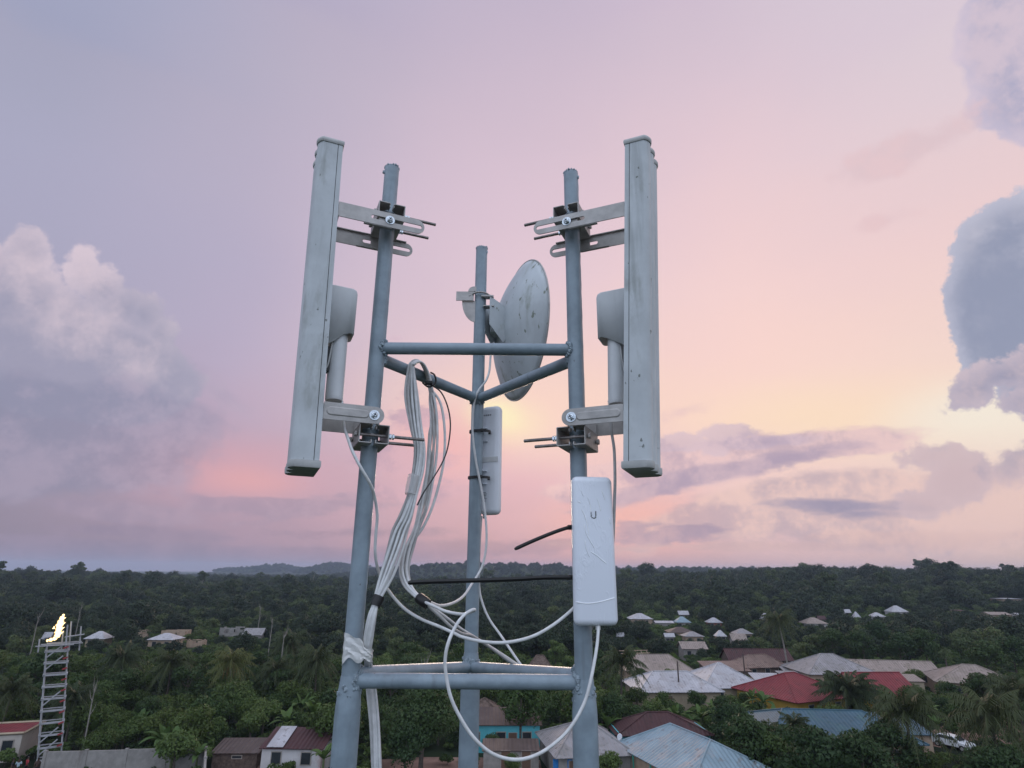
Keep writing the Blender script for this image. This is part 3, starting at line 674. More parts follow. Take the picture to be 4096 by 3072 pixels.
cab('network_cable', [(1366,1590,1.68),(1370,1629,1.66),(1377,1706,1.635),(1389,1745,1.62),(1409,1803,1.605),(1438,1861,1.60),(1466,1909,1.61),(1488,1952,1.63),(1501,2000,1.655),(1509,2065,1.675),(1503,2142,1.685),(1501,2213,1.695),(1512,2278,1.72),(1530,2325,1.74),(1549,2355,1.74),(1578,2394,1.73),(1623,2439,1.72),(1688,2478,1.70),(1752,2504,1.68),(1817,2533,1.66),(1849,2548,1.65),(1926,2566,1.63),(2010,2571,1.62),(2088,2559,1.62),(2152,2536,1.63),(2217,2497,1.645),(2270,2455,1.66),(2300,2425,1.67),(2330,2380,1.675)], .0042,
    'grey white cable from the left sector antenna sagging across to the taped radio', M_cable)
cab('network_cable', [(2436,1604,1.69),(2440,1641,1.675),(2447,1730,1.67),(2457,1803,1.66),(2460,1923,1.655),(2458,2000,1.655),(2455,2097,1.66),(2450,2194,1.672),(2440,2330,1.69),(2400,2450,1.69),(2350,2560,1.735),(2345,2800,1.74),(2350,3100,1.74)], .0042,
    'grey cable dropping from the right sector antenna behind the taped radio', M_cable2)
# black tape wraps, clear plastic, curved tie
def sleeve(name, pts, r, label, m_, cat, flat=None):
    m = MB(); w_ = [P(*p) for p in pts]; R = random.Random(len(pts)); m.tube(spline(w_, 3), [r*R.uniform(.94, 1.06) for _ in range(3*(len(pts)-1)+1)], 16, True, flat); return tag(m.build(name, m_), label, cat)
sleeve('tape_wrap', [(1518,2384,1.678),(1510,2402,1.675),(1500,2424,1.67)], .0150, 'black tape wrapped around the cable bundle beside the left leg', M_dark, 'tape')
sleeve('tape_wrap', [(1676,2392,1.70),(1692,2404,1.69),(1712,2418,1.685)], .0145, 'black tape wrapped around the cables in the middle of the mast', M_dark, 'tape')
film = mat('clear_film', (.78, .78, .76), .25, 0, .08, 20, .002, 50, .6, alpha=.72)
m = MB(); R = random.Random(4); nU, nV = 36, 9; vs = []
path = [(1372,2600,1.69),(1376,2590,1.672),(1400,2588,1.668),(1430,2600,1.668),(1455,2612,1.66),(1482,2622,1.662),(1490,2626,1.69),(1462,2626,1.71),(1440,2615,1.68)]
cen = [P(*p) for p in path]; cen = spline(cen, 4); hts = []
for i, p in enumerate(cen):
    t = i/(len(cen)-1); hgt = .026*(1-t*1.2)+.012 if t < .5 else .015
    for j in range(nV):
        vv = j/(nV-1)-.5; vs.append(p+Vector((.0015*math.sin(j*2.1+i*.5), -.0016*math.cos(vv*16+i*.45)+R.uniform(-.0006, .0006), vv*hgt*2*(1+.12*math.sin(i*.6))+.002*math.sin(i*.9+j))))
m.add(vs, [(i*nV+j, i*nV+j+1, (i+1)*nV+j+1, (i+1)*nV+j) for i in range(len(cen)-1) for j in range(nV-1)])
tag(m.build('plastic_wrap', film, ang=20), 'torn clear plastic knotted around the left leg and the cables', 'plastic wrap')
sleeve('tape_wrap', [(1655,1905,1.728),(1648,1940,1.722),(1641,1978,1.718)], .0225, 'clear tape band around the left cable bundle halfway down', mat('clear_band', (.66, .66, .66), .3, alpha=.45), 'tape', .75)
root = empty('cable_tie', P(1722, 1535, 1.85), 0, 'thin black cable tie curving down from the cables on the upper bar', 'cable tie', 'black cable ties on the mast')
o_ = -Vector(root.location); m = MB()
pp = spline([P(x, y, Y)+o_ for x, y, Y in [(1720,1538,1.845),(1759,1563,1.83),(1783,1605,1.81),(1798,1659,1.79),(1801,1719,1.77),(1789,1798,1.74),(1765,1858,1.72),(1729,1918,1.70),(1693,1973,1.685),(1669,2021,1.675)]], 5)
m.tube(pp, [.0022+.0016*i/len(pp) for i in range(len(pp))], 4, True, .4); m.build('tail', M_dark, root)
m = MB(); m.rbox((-.004, -.01, 0), (.024, .014, .013), .003, 2); m.build('head', M_dark, root)
m = MB(); pl = [P(1722, 1490, 1.84)+o_, P(1738, 1500, 1.85)+o_, P(1742, 1530, 1.86)+o_, P(1715, 1548, 1.84)+o_, P(1690, 1530, 1.82)+o_]; m.tube(spline(pl, 4), .003, 6); m.build('strap', M_dark, root)
#@@BACKGROUND
# ================================================================== TERRAIN
def sst(a, b, x): t = min(1, max(0, (x-a)/(b-a))); return t*t*(3-2*t)
HILLS = []
for vx, vy, Y, sx_, sy_ in ((545,1229,2900,130,300),(600,1222,2700,90,260),(660,1230,2900,200,300),(728,1220,2500,110,260),(790,1228,2600,120,260),(880,1226,1500,140,200),(960,1219,1400,130,180),(1010,1217,1400,120,180),(1080,1221,1400,150,200),(1160,1223,1350,160,200),(1500,1232,1500,500,300)):
    p = P(vx*V2, vy*V2, Y); HILLS.append((p.x, Y, max(0, p.z-2), sx_, sy_))
def gz(x, y):
    r = math.hypot(x, y)
    if r < 270 or y < 0: return 0.
    a = math.degrees(math.atan2(x, y))
    z = sst(270, 640, r)*(.3+13.5*sst(-6, 32, a)+6*sst(20, 42, -a))*(1+.10*math.sin(a*.55+1)+.06*math.sin(a*1.3)) + sst(300, 600, r)*1.2*math.sin(x*.021)*math.cos(y*.017)
    if r > 900:
        hz = 0
        for hx, hy, h, sx_, sy_ in HILLS: hz = max(hz, h*math.exp(-((x-hx)/sx_)**2-((y-hy)/sy_)**2))
        z = z*(1-sst(700, 1300, r)*.8)+hz*sst(900, 1250, r)
    return z
m = MB(); rs = [0, 30, 60, 80, 100, 130, 170, 220]+[270+i*32 for i in range(48)]+[1900, 2000, 2100, 2200, 2300, 2400, 2500, 2600, 2700, 2800, 2900, 3000, 3150, 3400, 4000, 4800, 5600]
an_ = [-180+i*12 for i in range(11)]+[-52+i*.8 for i in range(130)]+[60+i*12 for i in range(10)]
nA = len(an_)
vs = [(r*math.sin(math.radians(a)), r*math.cos(math.radians(a)), gz(r*math.sin(math.radians(a)), r*math.cos(math.radians(a)))) for r in rs for a in an_]
m.add(vs, [(i*nA+k, i*nA+(k+1) % nA, (i+1)*nA+(k+1) % nA, (i+1)*nA+k) for i in range(len(rs)-1) for k in range(nA)])
M_ground = mat('ground_cover', (.020, .031, .014), .95, 0, .5, .02, 0, 0, .1, ((.040, .036, .024), .60, .8), .05, coord='Object')
tag(m.build('ground', M_ground, None), 'dark green ground spreading to the horizon', kind='structure')
M_dirt = mat('pink_dirt', (.26, .165, .13), .95, 0, .22, .35, 0, 0, .1, ((.12, .10, .06), .55, .7), .25)
def patch(name, pts, label, z=.03):
    c = [Zp(x, y, z) for x, y in pts]; mm = MB(); mm.add([(p.x, p.y, z) for p in c], [tuple(range(len(c)))]); return tag(mm.build(name, M_dirt), label, kind='structure')
patch('dirt_road', [(3700,2935),(3790,2895),(3920,2868),(4150,2860),(4260,2880),(4250,2975),(4096,2985),(3900,2960),(3760,2990),(3700,2975)], 'pinkish dirt road beside the white car')
patch('yard', [(1480,3040),(1700,3028),(1960,3030),(2160,3040),(2180,3140),(1480,3140)], 'bare dirt yard behind the mast')
patch('yard', [(850,3030),(1050,3035),(1060,3072),(1000,3150),(840,3150)], 'trodden dirt yard beside the grey wall')
# ================================================================== BUILDINGS
FOOT, KEEP, RECT = [], [], []
M_glass = mat('window_glass', (.03, .035, .04), .15, spec=.8)
M_frame = mat('window_frame', (.30, .27, .24), .6)
M_door = mat('wood_door', (.12, .07, .045), .6, 0, .2, 10)
def roofmat(name, col, rust=None, amt=.5): return mat(name, col, .6, 0, .16, .6, 0, 0, .3, (rust or tuple(x*.55 for x in col), .50, min(.9, amt+.3)), .45, (1, 1, 1), corr=.45, specks=(tuple(x*.5 for x in (rust or col)), 1.6, .60))
R_white = roofmat('roof_white', (.44, .435, .46), (.32, .285, .27), .5)
R_grey = roofmat('roof_grey', (.29, .275, .28), (.20, .19, .17), .6)
R_beige = roofmat('roof_beige', (.30, .245, .215), (.19, .16, .12), .6)
R_lblue = roofmat('roof_pale_blue', (.235, .32, .37), (.38, .33, .31), .45)
R_blue = roofmat('roof_blue', (.055, .115, .155), (.06, .135, .14), .8)
R_red = roofmat('roof_red', (.20, .032, .038), (.15, .035, .04), .4)
R_maroon = roofmat('roof_maroon', (.070, .030, .031), (.07, .05, .045), .5)
R_rust = roofmat('roof_rust', (.22, .155, .13), (.13, .07, .05), .8)
R_brown = roofmat('roof_brown', (.095, .070, .062), (.16, .13, .12), .7)
R_thatch = mat('thatch', (.13, .095, .08), .95, 0, .35, 3, 0, 0, .1)
W_cream = mat('wall_cream', (.34, .28, .20), .85, 0, .08, 1, 0, 0, .2, ((.22, .15, .11), .6, .6), .7, (1, 1, .4))
W_white = mat('wall_white', (.52, .50, .50), .85, 0, .06, 1, 0, 0, .2, ((.30, .14, .12), .55, .7), .45, (1, 1, .5))
W_pale = mat('wall_pale', (.50, .45, .40), .85, 0, .06, 1, 0, 0, .2, ((.28, .22, .18), .60, .5), .6)
W_yellow = mat('wall_yellow', (.40, .25, .045), .85, 0, .08, 1, 0, 0, .2, ((.3, .2, .1), .62, .5), .6)
W_turq = mat('wall_turquoise', (.10, .42, .48), .8, 0, .08, 1, 0, 0, .2, ((.2, .3, .3), .6, .4), .6)
W_block = mat('wall_block', (.26, .245, .23), .9, 0, .15, 1.5, 0, 0, .1, ((.14, .12, .11), .56, .7), .5, (1, 1, .3))
W_tan = mat('wall_tan', (.36, .27, .20), .9, 0, .12, 1.5, 0, 0, .1, ((.18, .13, .1), .58, .6), .6)
W_wood = mat('wall_wood', (.12, .09, .075), .9, 0, .3, 4, 0, 0, .1, ((.24, .2, .18), .6, .5), 1.5, (1, 1, 4))
W_brick = mat('wall_brick', (.22, .09, .065), .9, 0, .2, 2)
M_green = mat('green_post', (.06, .30, .22), .6)
def uvfaces(me):
    uv = me.uv_layers.new(name='UVMap')
    for p in me.polygons:
        n = p.normal; t = Vector((-n.y, n.x, 0))
        t = t.normalized() if t.length > 1e-3 else Vector((1, 0, 0)); s_ = n.cross(t)
        for li in p.loop_indices:
            co = me.vertices[me.loops[li].vertex_index].co; uv.data[li].uv = (co.dot(t)+50, co.dot(s_))
def house(name, label, c, ang, L, W, hw, hr, kind='hip', run=None, roof=R_white, wall=W_cream, ov=.55, wins=((0, 3),), doors=(), group=None, cat='house', caps=True, z0=None, keep=True, dark_in=False):
    cx, cy = c; base = gz(cx, cy) if z0 is None else z0
    r = empty(name, (cx, cy, base), math.radians(ang), label, cat, group)
    RECT.append((cx, cy, math.radians(ang), L/2+.7, W/2+.7))
    l, w = L/2, W/2; run = run if run is not None else W/2
    m = MB()
    if kind == 'gable': prof_ = [(-w, -.3), (w, -.3), (w, hw), (0, hr-.08), (-w, hw)]
    elif kind == 'shed': prof_ = [(-w, -.3), (w, -.3), (w, hr-.06), (-w, hw)]
    else: prof_ = [(-w, -.3), (w, -.3), (w, hw), (-w, hw)]
    m.prism(prof_, -l, l, lambda p: Vector((p.z, p.x, p.y))); m.build('wall', wall, r, False)
    m = MB(); L2, W2 = l+ov, w+ov; dz = ov*(hr-hw)/max(w, .1); e = hw-dz*(1 if kind != 'flat' else 0)+.05
    if kind == 'hip':
        k = max(.05, l-run)
        m.add([(-L2, -W2, e), (L2, -W2, e), (L2, W2, e), (-L2, W2, e), (-k, 0, hr), (k, 0, hr)], [(0, 1, 5, 4), (1, 2, 5), (2, 3, 4, 5), (3, 0, 4)])
        hips = [((-L2, -W2, e), (-k, 0, hr)), ((L2, -W2, e), (k, 0, hr)), ((L2, W2, e), (k, 0, hr)), ((-L2, W2, e), (-k, 0, hr)), ((-k, 0, hr), (k, 0, hr))]
    elif kind == 'gable':
        m.add([(-L2, -W2, e), (L2, -W2, e), (L2, W2, e), (-L2, W2, e), (-L2, 0, hr), (L2, 0, hr)], [(0, 1, 5, 4), (2, 3, 4, 5)]); hips = [((-L2, 0, hr), (L2, 0, hr))]
    elif kind == 'shed':
        d2 = ov*(hr-hw)/W; m.add([(-L2, -W2, hw-d2), (L2, -W2, hw-d2), (L2, W2, hr+d2), (-L2, W2, hr+d2)], [(0, 1, 2, 3)]); hips = []
    else: hips = []; m = None
    if m:
        o = m.build('roof', roof, r, False); uvfaces(o.data); sm = o.modifiers.new('sheet', 'SOLIDIFY'); sm.thickness = .07; sm.offset = -1
        if caps and hips:
            m = MB()
            for a_, b_ in hips: m.tube([Vector(a_)+Vector((0, 0, .03)), Vector(b_)+Vector((0, 0, .03))], .09, 6)
            q = m.build('ridge_cap', roof, o); 
    # openings: wins = (side, count), side 0 = -y wall, 1 = +x, 2 = +y, 3 = -x
    def opening(side, t, wd, z0_, z1_, kind_):
        if side in (0, 2): sg = -1 if side == 0 else 1; p = Vector((t*l, sg*w, (z0_+z1_)/2)); M_ = Matrix.Identity(3); nrm = Vector((0, sg, 0))
        else: sg = 1 if side == 1 else -1; p = Vector((sg*l, t*w, (z0_+z1_)/2)); M_ = Matrix.Rotation(PI/2, 3, 'Z'); nrm = Vector((sg, 0, 0))
        if kind_ == 'door':
            m = MB(); m.box(p+nrm*.02, (wd+.16, .10, z1_-z0_+.1), M_); f = m.build('door', M_frame, r)
            m = MB(); m.box(p+nrm*.05, (wd, .08, z1_-z0_), M_); m.build('door_leaf', M_door, f)
        else:
            m = MB(); m.box(p+nrm*.02, (wd+.18, .10, z1_-z0_+.18), M_); f = m.build('window', M_frame, r)
            m = MB(); m.box(p+nrm*.045, (wd, .07, z1_-z0_), M_); m.build('pane', M_glass, f)
    for sd, n_ in wins:
        for k in range(n_): opening(sd, -1+(2*k+1)/n_ if n_ > 1 else .1, .95, 1.05, min(2.1, hw-.35), 'window')
    for sd, t in doors: opening(sd, t, .9, 0, 2.05, 'door')
    if keep:
        yr_ = proj((cx, cy, base+hr))[1]
        pts = [proj((cx+math.cos(math.radians(ang))*a_*L2-math.sin(math.radians(ang))*b_*W2, cy+math.sin(math.radians(ang))*a_*L2+math.cos(math.radians(ang))*b_*W2, base+zz)) for a_ in (-1, 1) for b_ in (-1, 1) for zz in (hw,)]+[proj((cx, cy, base+hr))]
        y2_ = max(p[1] for p in pts); KEEP.append((min(p[0] for p in pts), yr_, max(p[0] for p in pts), yr_+(y2_-yr_)*(.72 if cy < 140 else 1.25)+(0 if cy < 140 else 4), cy-1))
    return r
# -- near right
h = house('house', 'large pale blue hip roofed house with satellite dishes at the bottom edge', (17.9, 66.6), -70.5, 13.0, 9.0, 2.8, 5.0, 'hip', 3.2, R_lblue, W_tan, .35, ((0, 3), (3, 1)), ((0, .1),))
for k in range(4):
    m = MB(); m.box((-6.2+k*3.2, -4.75, 1.3), (.12, .12, 2.7)); m.build('post', M_green, h)
def sat(p, rz, d, label):
    t = empty('satellite_dish', p, rz, label, 'satellite dish', 'satellite dishes on the pale blue house')
    m = MB(); vs = []; fs = []
    for q in range(6):
        rr = d/2*q/5; z_ = .25*rr*rr/d
        for k in range(18): a_ = 2*PI*k/18; vs.append((math.cos(a_)*rr, -.1+z_*-1+.0, .55+math.sin(a_)*rr))
    for q in range(5):
        for k in range(18): fs.append((q*18+k, q*18+(k+1) % 18, (q+1)*18+(k+1) % 18, (q+1)*18+k))
    m.add(vs, fs); o = m.build('reflector', M_white, t); sf = o.modifiers.new('t', 'SOLIDIFY'); sf.thickness = .02
    m = MB(); m.tube([(0, 0, 0), (0, 0, .5), (0, -.08, .55)], .03, 8); m.build('stand', M_rod, t)
    m = MB(); m.tube([(0, -.1, .55-d/2), (0, -.1-d*.6, .5)], .015, 6); m.build('feed_arm', M_rod, t)
for sx, sy, z, d, lb in ((2476, 2962, 2.9, .7, 'small white satellite dish on the far eave corner of the pale blue house'), (2603, 3040, 2.5, 1.1, 'largest white satellite dish below the eave of the pale blue house'), (2655, 3055, 2.5, .8, 'grey white satellite dish right of the largest dish')):
    sat(Zp(sx, sy+8, z-.35), math.radians(30), d, lb)
house('house', 'grey hip roofed house with blue door behind the right leg', (8.0, 72.6), 9, 7.6, 9.0, 2.6, 4.5, 'hip', 3.0, R_grey, W_block, .5, ((0, 1),), ((0, -.6),))
m = MB(); m.box((5.35, 67.75, 1.15), (1.9, .10, 2.1)); bd = m.build('blue_door', mat('blue_door', (.02, .16, .42), .5)); tag(bd, 'bright blue door panel standing under the grey eave', 'door')
house('house', 'low maroon roofed house behind the pale blue roof', (17.5, 78.6), 3, 10.5, 5, 2.7, 4.3, 'hip', 4, R_maroon, W_turq, .4, ((0, 2),))
# -- white and beige pair
wh = house('house', 'wide white hip roofed house with cream walls and veranda openings', (26.0, 105.8), 4, 12.5, 9.5, 2.8, 4.8, 'hip', 3.4, R_white, W_cream, .5, ((0, 2),), ((0, -.3),))
house('house', 'white hip roofed wing rising right of the wide white house', (35.6, 110.5), 4, 9.5, 11, 2.8, 5.5, 'hip', 4.5, R_white, W_cream, .5, ((0, 2),))
house('house', 'beige hip roofed house behind the wide white house', (27.8, 125.5), 3, 12, 8.5, 2.8, 4.9, 'hip', 3.0, R_beige, W_tan, .5, ((0, 3),))
fr = Zp(2555, 2652, 2.6); tf = empty('timber_frame', (fr.x, fr.y+3, 0), .1, 'bare pale roof timbers standing behind the beige hip roof', 'roof frame')
for k in range(5):
    m = MB(); m.tube([(-2.4+k*1.2, -1.4, 0), (-2.4+k*1.2, -1.4, 3.6+.2*(k % 2))], .07, 6); m.build('post', W_tan, tf)
    m = MB(); m.tube([(-2.4+k*1.2, -1.8, 3.5), (-2.4+k*1.2+.5, 1.6, 4.3)], .06, 6); m.build('rafter', W_tan, tf)
for y_, z_ in ((-1.4, 3.6), (0, 4.0), (1.4, 4.35)):
    m = MB(); m.tube([(-3.1, y_, z_), (3.1, y_, z_+.1)], .07, 6); m.build('beam', W_tan, tf)
# -- red house with yellow walls, two wings
house('house', 'red hip roofed wing left of the big oil palm', (43.4, 101.2), 24, 11, 11.5, 2.9, 5.4, 'hip', 4.5, R_red, W_yellow, .6, ((0, 2),))
house('house', 'red roofed yellow walled wing right of the big oil palm', (57.3, 103.5), 4, 8.5, 7.5, 2.9, 5.2, 'gable', None, R_red, W_yellow, .6, ((0, 1),), ((0, -.5),))
# -- blue corrugated roofs
house('house', 'long blue corrugated roof in front of the red house', (37.2, 79.0), -5, 15.5, 12.5, 2.8, 4.6, 'hip', 3.2, R_blue, W_tan, .4, ((0, 3),))
house('house', 'lower blue roofed annex at the right end of the long blue roof', (46.9, 80.6), -5, 4.2, 6, 2.5, 3.4, 'shed', None, R_blue, W_tan, .3, ())
# -- second row
house('house', 'long beige roofed house behind the red wing', (72.0, 125.5), -8, 17, 6.5, 2.6, 4.2, 'gable', None, R_beige, W_tan, .4, ((0, 3),))
house('house', 'tan peaked hip roofed house at the right with a pole in front', (81.0, 114.5), -24, 12, 10, 2.8, 5.0, 'hip', 5, R_beige, W_tan, .5, ((0, 2),))
house('house', 'grey peaked hip roofed house above the red wing', (61.0, 124.5), 2, 12.5, 10, 2.8, 5.4, 'hip', 5, R_grey, W_tan, .5, ((0, 2),))
house('house', 'small cream walled house tucked left of the tan peaked roof', (69.5, 113.8), -5, 3.2, 3, 2.6, 3.2, 'shed', None, R_beige, W_cream, .2, ())
house('house', 'long dark maroon roofed shed behind the rusty roofs', (53.8, 141.5), 2, 13.5, 5, 2.5, 4.3, 'gable', None, R_maroon, W_wood, .4, ((0, 3),))
house('house', 'rusty tan roofed house below the maroon shed', (50.3, 131.8), 14, 9, 6, 2.6, 4.3, 'hip', 2.5, R_rust, W_wood, .5, ((0, 3),))
house('house', 'low rusty roofed shack left of the rusty tan house', (42.3, 128.5), 6, 8, 5, 2.1, 3.1, 'shed', None, R_rust, W_wood, .3, ((0, 2),))
house('shed', 'grey sheet roofed lean-to right of the rusty tan house', (56.6, 127.5), -6, 6, 4, 1.9, 2.5, 'shed', None, R_grey, W_wood, .3, (), cat='shed')
house('shed', 'small pale sheet roofed shed between the white wing and the red roof', (46.5, 118.5), -4, 4.5, 3.6, 1.9, 2.5, 'shed', None, R_white, W_tan, .3, (), cat='shed')
house('shed', 'low grey hut just above the red roof', (53.0, 122.0), 0, 4.5, 3.5, 1.9, 2.4, 'shed', None, R_grey, W_wood, .3, (), cat='shed')
# -- centre, seen between the legs
house('house', 'turquoise walled house seen between the back leg and right leg', (-1.0, 80.6), 2, 9.0, 4.5, 2.9, 3.7, 'shed', None, R_brown, W_turq, .3, ((0, 3),), ((0, .3),))
house('hut', 'small round topped thatch roofed hut beside the back leg', (-3.2, 84.6), 0, 3.4, 3.4, 3.4, 4.5, 'hip', 1.6, R_thatch, W_wood, .4, (), cat='hut')
house('shed', 'grey block shed in front of the turquoise house', (.2, 72.6), 1, 5.8, 3.0, 2.1, 2.45, 'shed', None, R_brown, W_block, .15, (), ((0, -.2), (0, .55)), cat='shed')
p = Zp(2160, 2668, 2.4); house('hut', 'shaggy brown thatched hut behind the small bright tree', (p.x, p.y), 0, 3.8, 3.8, 2.6, 4.5, 'hip', 1.2, R_thatch, W_wood, .5, (), cat='hut')
# -- bottom left
house('house', 'white walled house with maroon roof and pink stained base left of the mast', (-22.3, 71.5), -2, 6.2, 3.6, 2.55, 3.5, 'shed', None, R_maroon, W_white, .25, ((0, 2),))
m = MB(); m.box((-24.1, 71.5, 3.13), (1.7, 4.1, .03), Matrix.Rotation(math.atan(.95/3.6), 3, 'X')); o = m.build('roof_sheet', R_white, None, False); uvfaces(o.data); tag(o, 'pale metal sheet laid on the maroon roof', 'roof sheet')
house('shack', 'dark plank shack between the grey wall and the white house', (-29.0, 73.2), 3, 4.6, 3.2, 1.6, 2.1, 'shed', None, R_brown, W_wood, .25, ((0, 1),), cat='shack')
ch = house('house', 'cream walled house with red roof at the bottom left corner', (-58.4, 74.6), 16, 9.5, 5, 2.7, 2.75, 'shed', None, R_red, W_pale, .15, ((0, 4),), ((0, -.2),))
m = MB()
for a_, b_ in (((-4.9, -2.65, 2.8), (4.9, -2.65, 2.8)), ((4.9, -2.65, 2.8), (4.9, 2.65, 2.85)), ((-4.9, 2.65, 2.85), (4.9, 2.65, 2.85))): m.tube([a_, b_], .14, 4)
m.build('parapet', W_cream, ch)
p1, p2 = Zp(700, 2890, 0), Zp(790, 2890, 0)
p = Zp(545, 2975, 2.4); 
# block wall with piers
def wall_run(label, pts, h, th=.18):
    r = empty('concrete_wall', (pts[0][0], pts[0][1], 0), 0, label, 'wall'); o_ = Vector((pts[0][0], pts[0][1], 0))
    for (a_, b_) in zip(pts[:-1], pts[1:]):
        a_, b_ = Vector((*a_, 0))-o_, Vector((*b_, 0))-o_; d_ = b_-a_; n_ = max(1, round(d_.length/3.6)); an = math.atan2(d_.y, d_.x); M_ = Matrix.Rotation(an, 3, 'Z')
        for k in range(n_):
            R_ = random.Random(k+len(pts)); hh_ = h+R_.uniform(-.05, .05)
            m = MB(); m.box(a_+d_*((k+.5)/n_)+Vector((0, 0, hh_/2-.1)), (d_.length/n_-.26, th, hh_+.2), M_); m.build('panel', W_block, r, False)
            m = MB(); m.box(a_+d_*(k/n_)+Vector((0, 0, (h+.1)/2-.1)), (.3, .3, h+.3), M_); m.build('pier', W_block, r, False)
    FOOT.extend([(a_[0], a_[1], 1) for a_ in pts])
wall_run('long grey block wall running behind the white lattice tower', [(-46.3, 67.8), (-31.2, 69.6), (-27.8, 62.5)], 2.5)
KEEP += [(830, 2560, 1030, 2745, 88), (3260, 2640, 3520, 2830, 86), (226, 2990, 860, 3072, 66), (1050, 2940, 1290, 3072, 68), (870, 2955, 1055, 3050, 70), (0, 2925, 145, 3040, 69), (3690, 2880, 4096, 2985, 78), (150, 2530, 320, 3072, 71), (1960, 2975, 2130, 3072, 68)]
# -- far houses: px box -> place
def far_house(label, x0, x1, yt, ye, kind='hip', roof=R_white, wall=W_cream, hw=2.8, ratio=.8, ang=0, wins=2, nm='house', eave=1.0):
    c = (x0+x1)/2; q = Zp(c, ye, hw)
    for _ in range(6): q = Zp(c, ye, hw+gz(q.x, q.y))
    d = proj(q)[2]; L = (x1-x0)*d/FPX/(1+.0); top = P(c, yt, q.y+L*.3).z-gz(q.x, q.y); top = max(hw+.35, min(top, hw+3.2))
    L_ = max(1.5, L-.9); W_ = L_*ratio
    return house(nm, label, (q.x, q.y+W_/2), ang, L_, W_, hw, top, kind, None, roof, wall, .45, ((0, wins),), (), 'small houses among the far trees', 'house', caps=False)
for a in (
 ('white hip roofed house just right of the taped radio', 2517, 2614, 2453, 2474, 'hip', R_white, W_tan),
 ('pale grey hip roofed house right of the white one at the forest edge', 2702, 2765, 2466, 2486, 'hip', R_lblue, W_block),
 ('tiny pale roofed house highest at the forest edge', 2714, 2757, 2443, 2456, 'gable', R_white, W_block),
 ('low long whitish roofed house between two hip roofs', 2621, 2697, 2483, 2491, 'gable', R_white, W_block),
 ('white hip roofed house with orange wall', 2831, 2891, 2470, 2487, 'hip', R_white, W_brick),
 ('brown roofed house among the small far houses', 2676, 2784, 2508, 2528, 'hip', R_brown, W_tan),
 ('grey white roofed house below the brown roof', 2735, 2818, 2526, 2543, 'hip', R_grey, W_tan),
 ('long low white wall and roof left below the brown roof', 2657, 2700, 2532, 2543, 'gable', R_white, W_white),
 ('little white pyramid roofed house', 2862, 2907, 2520, 2538, 'hip', R_white, W_tan),
 ('grey hip roofed house with beige front right of the little pyramid roof', 2940, 3013, 2514, 2532, 'hip', R_grey, W_tan),
 ('pinkish roofed house in front of the grey hip roof', 2926, 2990, 2534, 2556, 'gable', R_beige, W_block),
 ('flat tan roofed house standing alone between trees', 2725, 2832, 2566, 2592, 'gable', R_beige, W_block),
 ('white roofed house half hidden left of the tall coconut palm', 3045, 3086, 2452, 2472, 'hip', R_white, W_tan),
 ('small white box like house at the edge of the radio', 2467, 2496, 2530, 2540, 'gable', R_white, W_white),
 ('white roof with orange patch right of the tall coconut palm', 3222, 3313, 2470, 2492, 'hip', R_beige, W_white),
 ('small red brown roof behind the orange patched roof', 3272, 3306, 2463, 2474, 'gable', R_maroon, W_tan),
 ('tiny white gabled house above the dark trees', 3378, 3404, 2437, 2447, 'gable', R_white, W_white),
 ('tiny white walled house with its tree in front', 3414, 3442, 2446, 2462, 'hip', R_white, W_white),
 ('white roof pieces showing left of the white pyramid', 3489, 3543, 2450, 2464, 'hip', R_white, W_white),
 ('bright white pyramid roof above the dark trees', 3565, 3635, 2423, 2447, 'hip', R_white, W_white),
 ('bright white peaked roof at the right edge of the photo', 4016, 4110, 2404, 2436, 'hip', R_white, W_tan),
 ('long beige roof under the peaked roof at the right edge', 3960, 4049, 2449, 2462, 'gable', R_beige, W_tan),
 ('white walled house at the right edge below the peaked roof', 4066, 4110, 2452, 2462, 'gable', R_white, W_white),
 ('small dull red roof in the trees at the far right', 3815, 3860, 2440, 2452, 'gable', R_maroon, W_tan),
 ('white hip roofed house right of the flame', 338, 423, 2524, 2550, 'hip', R_white, W_cream),
 ('white hip roofed house in front of the unfinished block walls', 588, 700, 2532, 2556, 'hip', R_white, W_tan),
 ('pale roofed house left of the flame', 175, 200, 2528, 2545, 'gable', R_white, W_tan),
 ('grey gable ended block house beside the unfinished shell', 968, 1050, 2512, 2536, 'gable', R_grey, W_block),
 ): far_house(*a)
def ruin(label, x0, x1, yt, yb, wallm, seed, z0=0):
    # roofless block shell: four walls with openings and a broken top
    q = Zp((x0+x1)/2, yb, 0); d = proj(q)[2]; L = (x1-x0)*d/FPX; hh_ = min(4, P((x0+x1)/2, yt, q.y).z); W_ = L*.5
    r = empty('unfinished_house', (q.x, q.y+W_/2, 0), 0, label, 'unfinished house', 'roofless block houses left of the mast'); FOOT.append((q.x, q.y+W_/2, L*.55)); R_ = random.Random(seed)
    for sd, (cx, cy, ln, rot) in enumerate(((0, -W_/2, L, 0), (0, W_/2, L, 0), (-L/2, 0, W_, PI/2), (L/2, 0, W_, PI/2))):
        n_ = max(3, int(ln/1.3)); m = MB(); M_ = Matrix.Rotation(rot, 3, 'Z')
        for k in range(n_):
            t = -ln/2+ln*(k+.5)/n_; h_ = hh_*R_.choice((1, 1, .96, .8)); w_ = ln/n_-.005
            pz_ = Vector((cx, cy, 0))+M_ @ Vector((t, 0, 0))
            if k % 2 == 1:
                m.box(pz_+Vector((0, 0, .45)), (w_, .18, .9), M_); m.box(pz_+Vector((0, 0, (2.1+h_)/2)), (w_, .18, max(.2, h_-2.1)), M_)
            else: m.box(pz_+Vector((0, 0, h_/2)), (w_, .18, h_), M_)
        m.build('wall', wallm, r, False)
    KEEP.append((x0, yt, x1, yb, q.y-1))
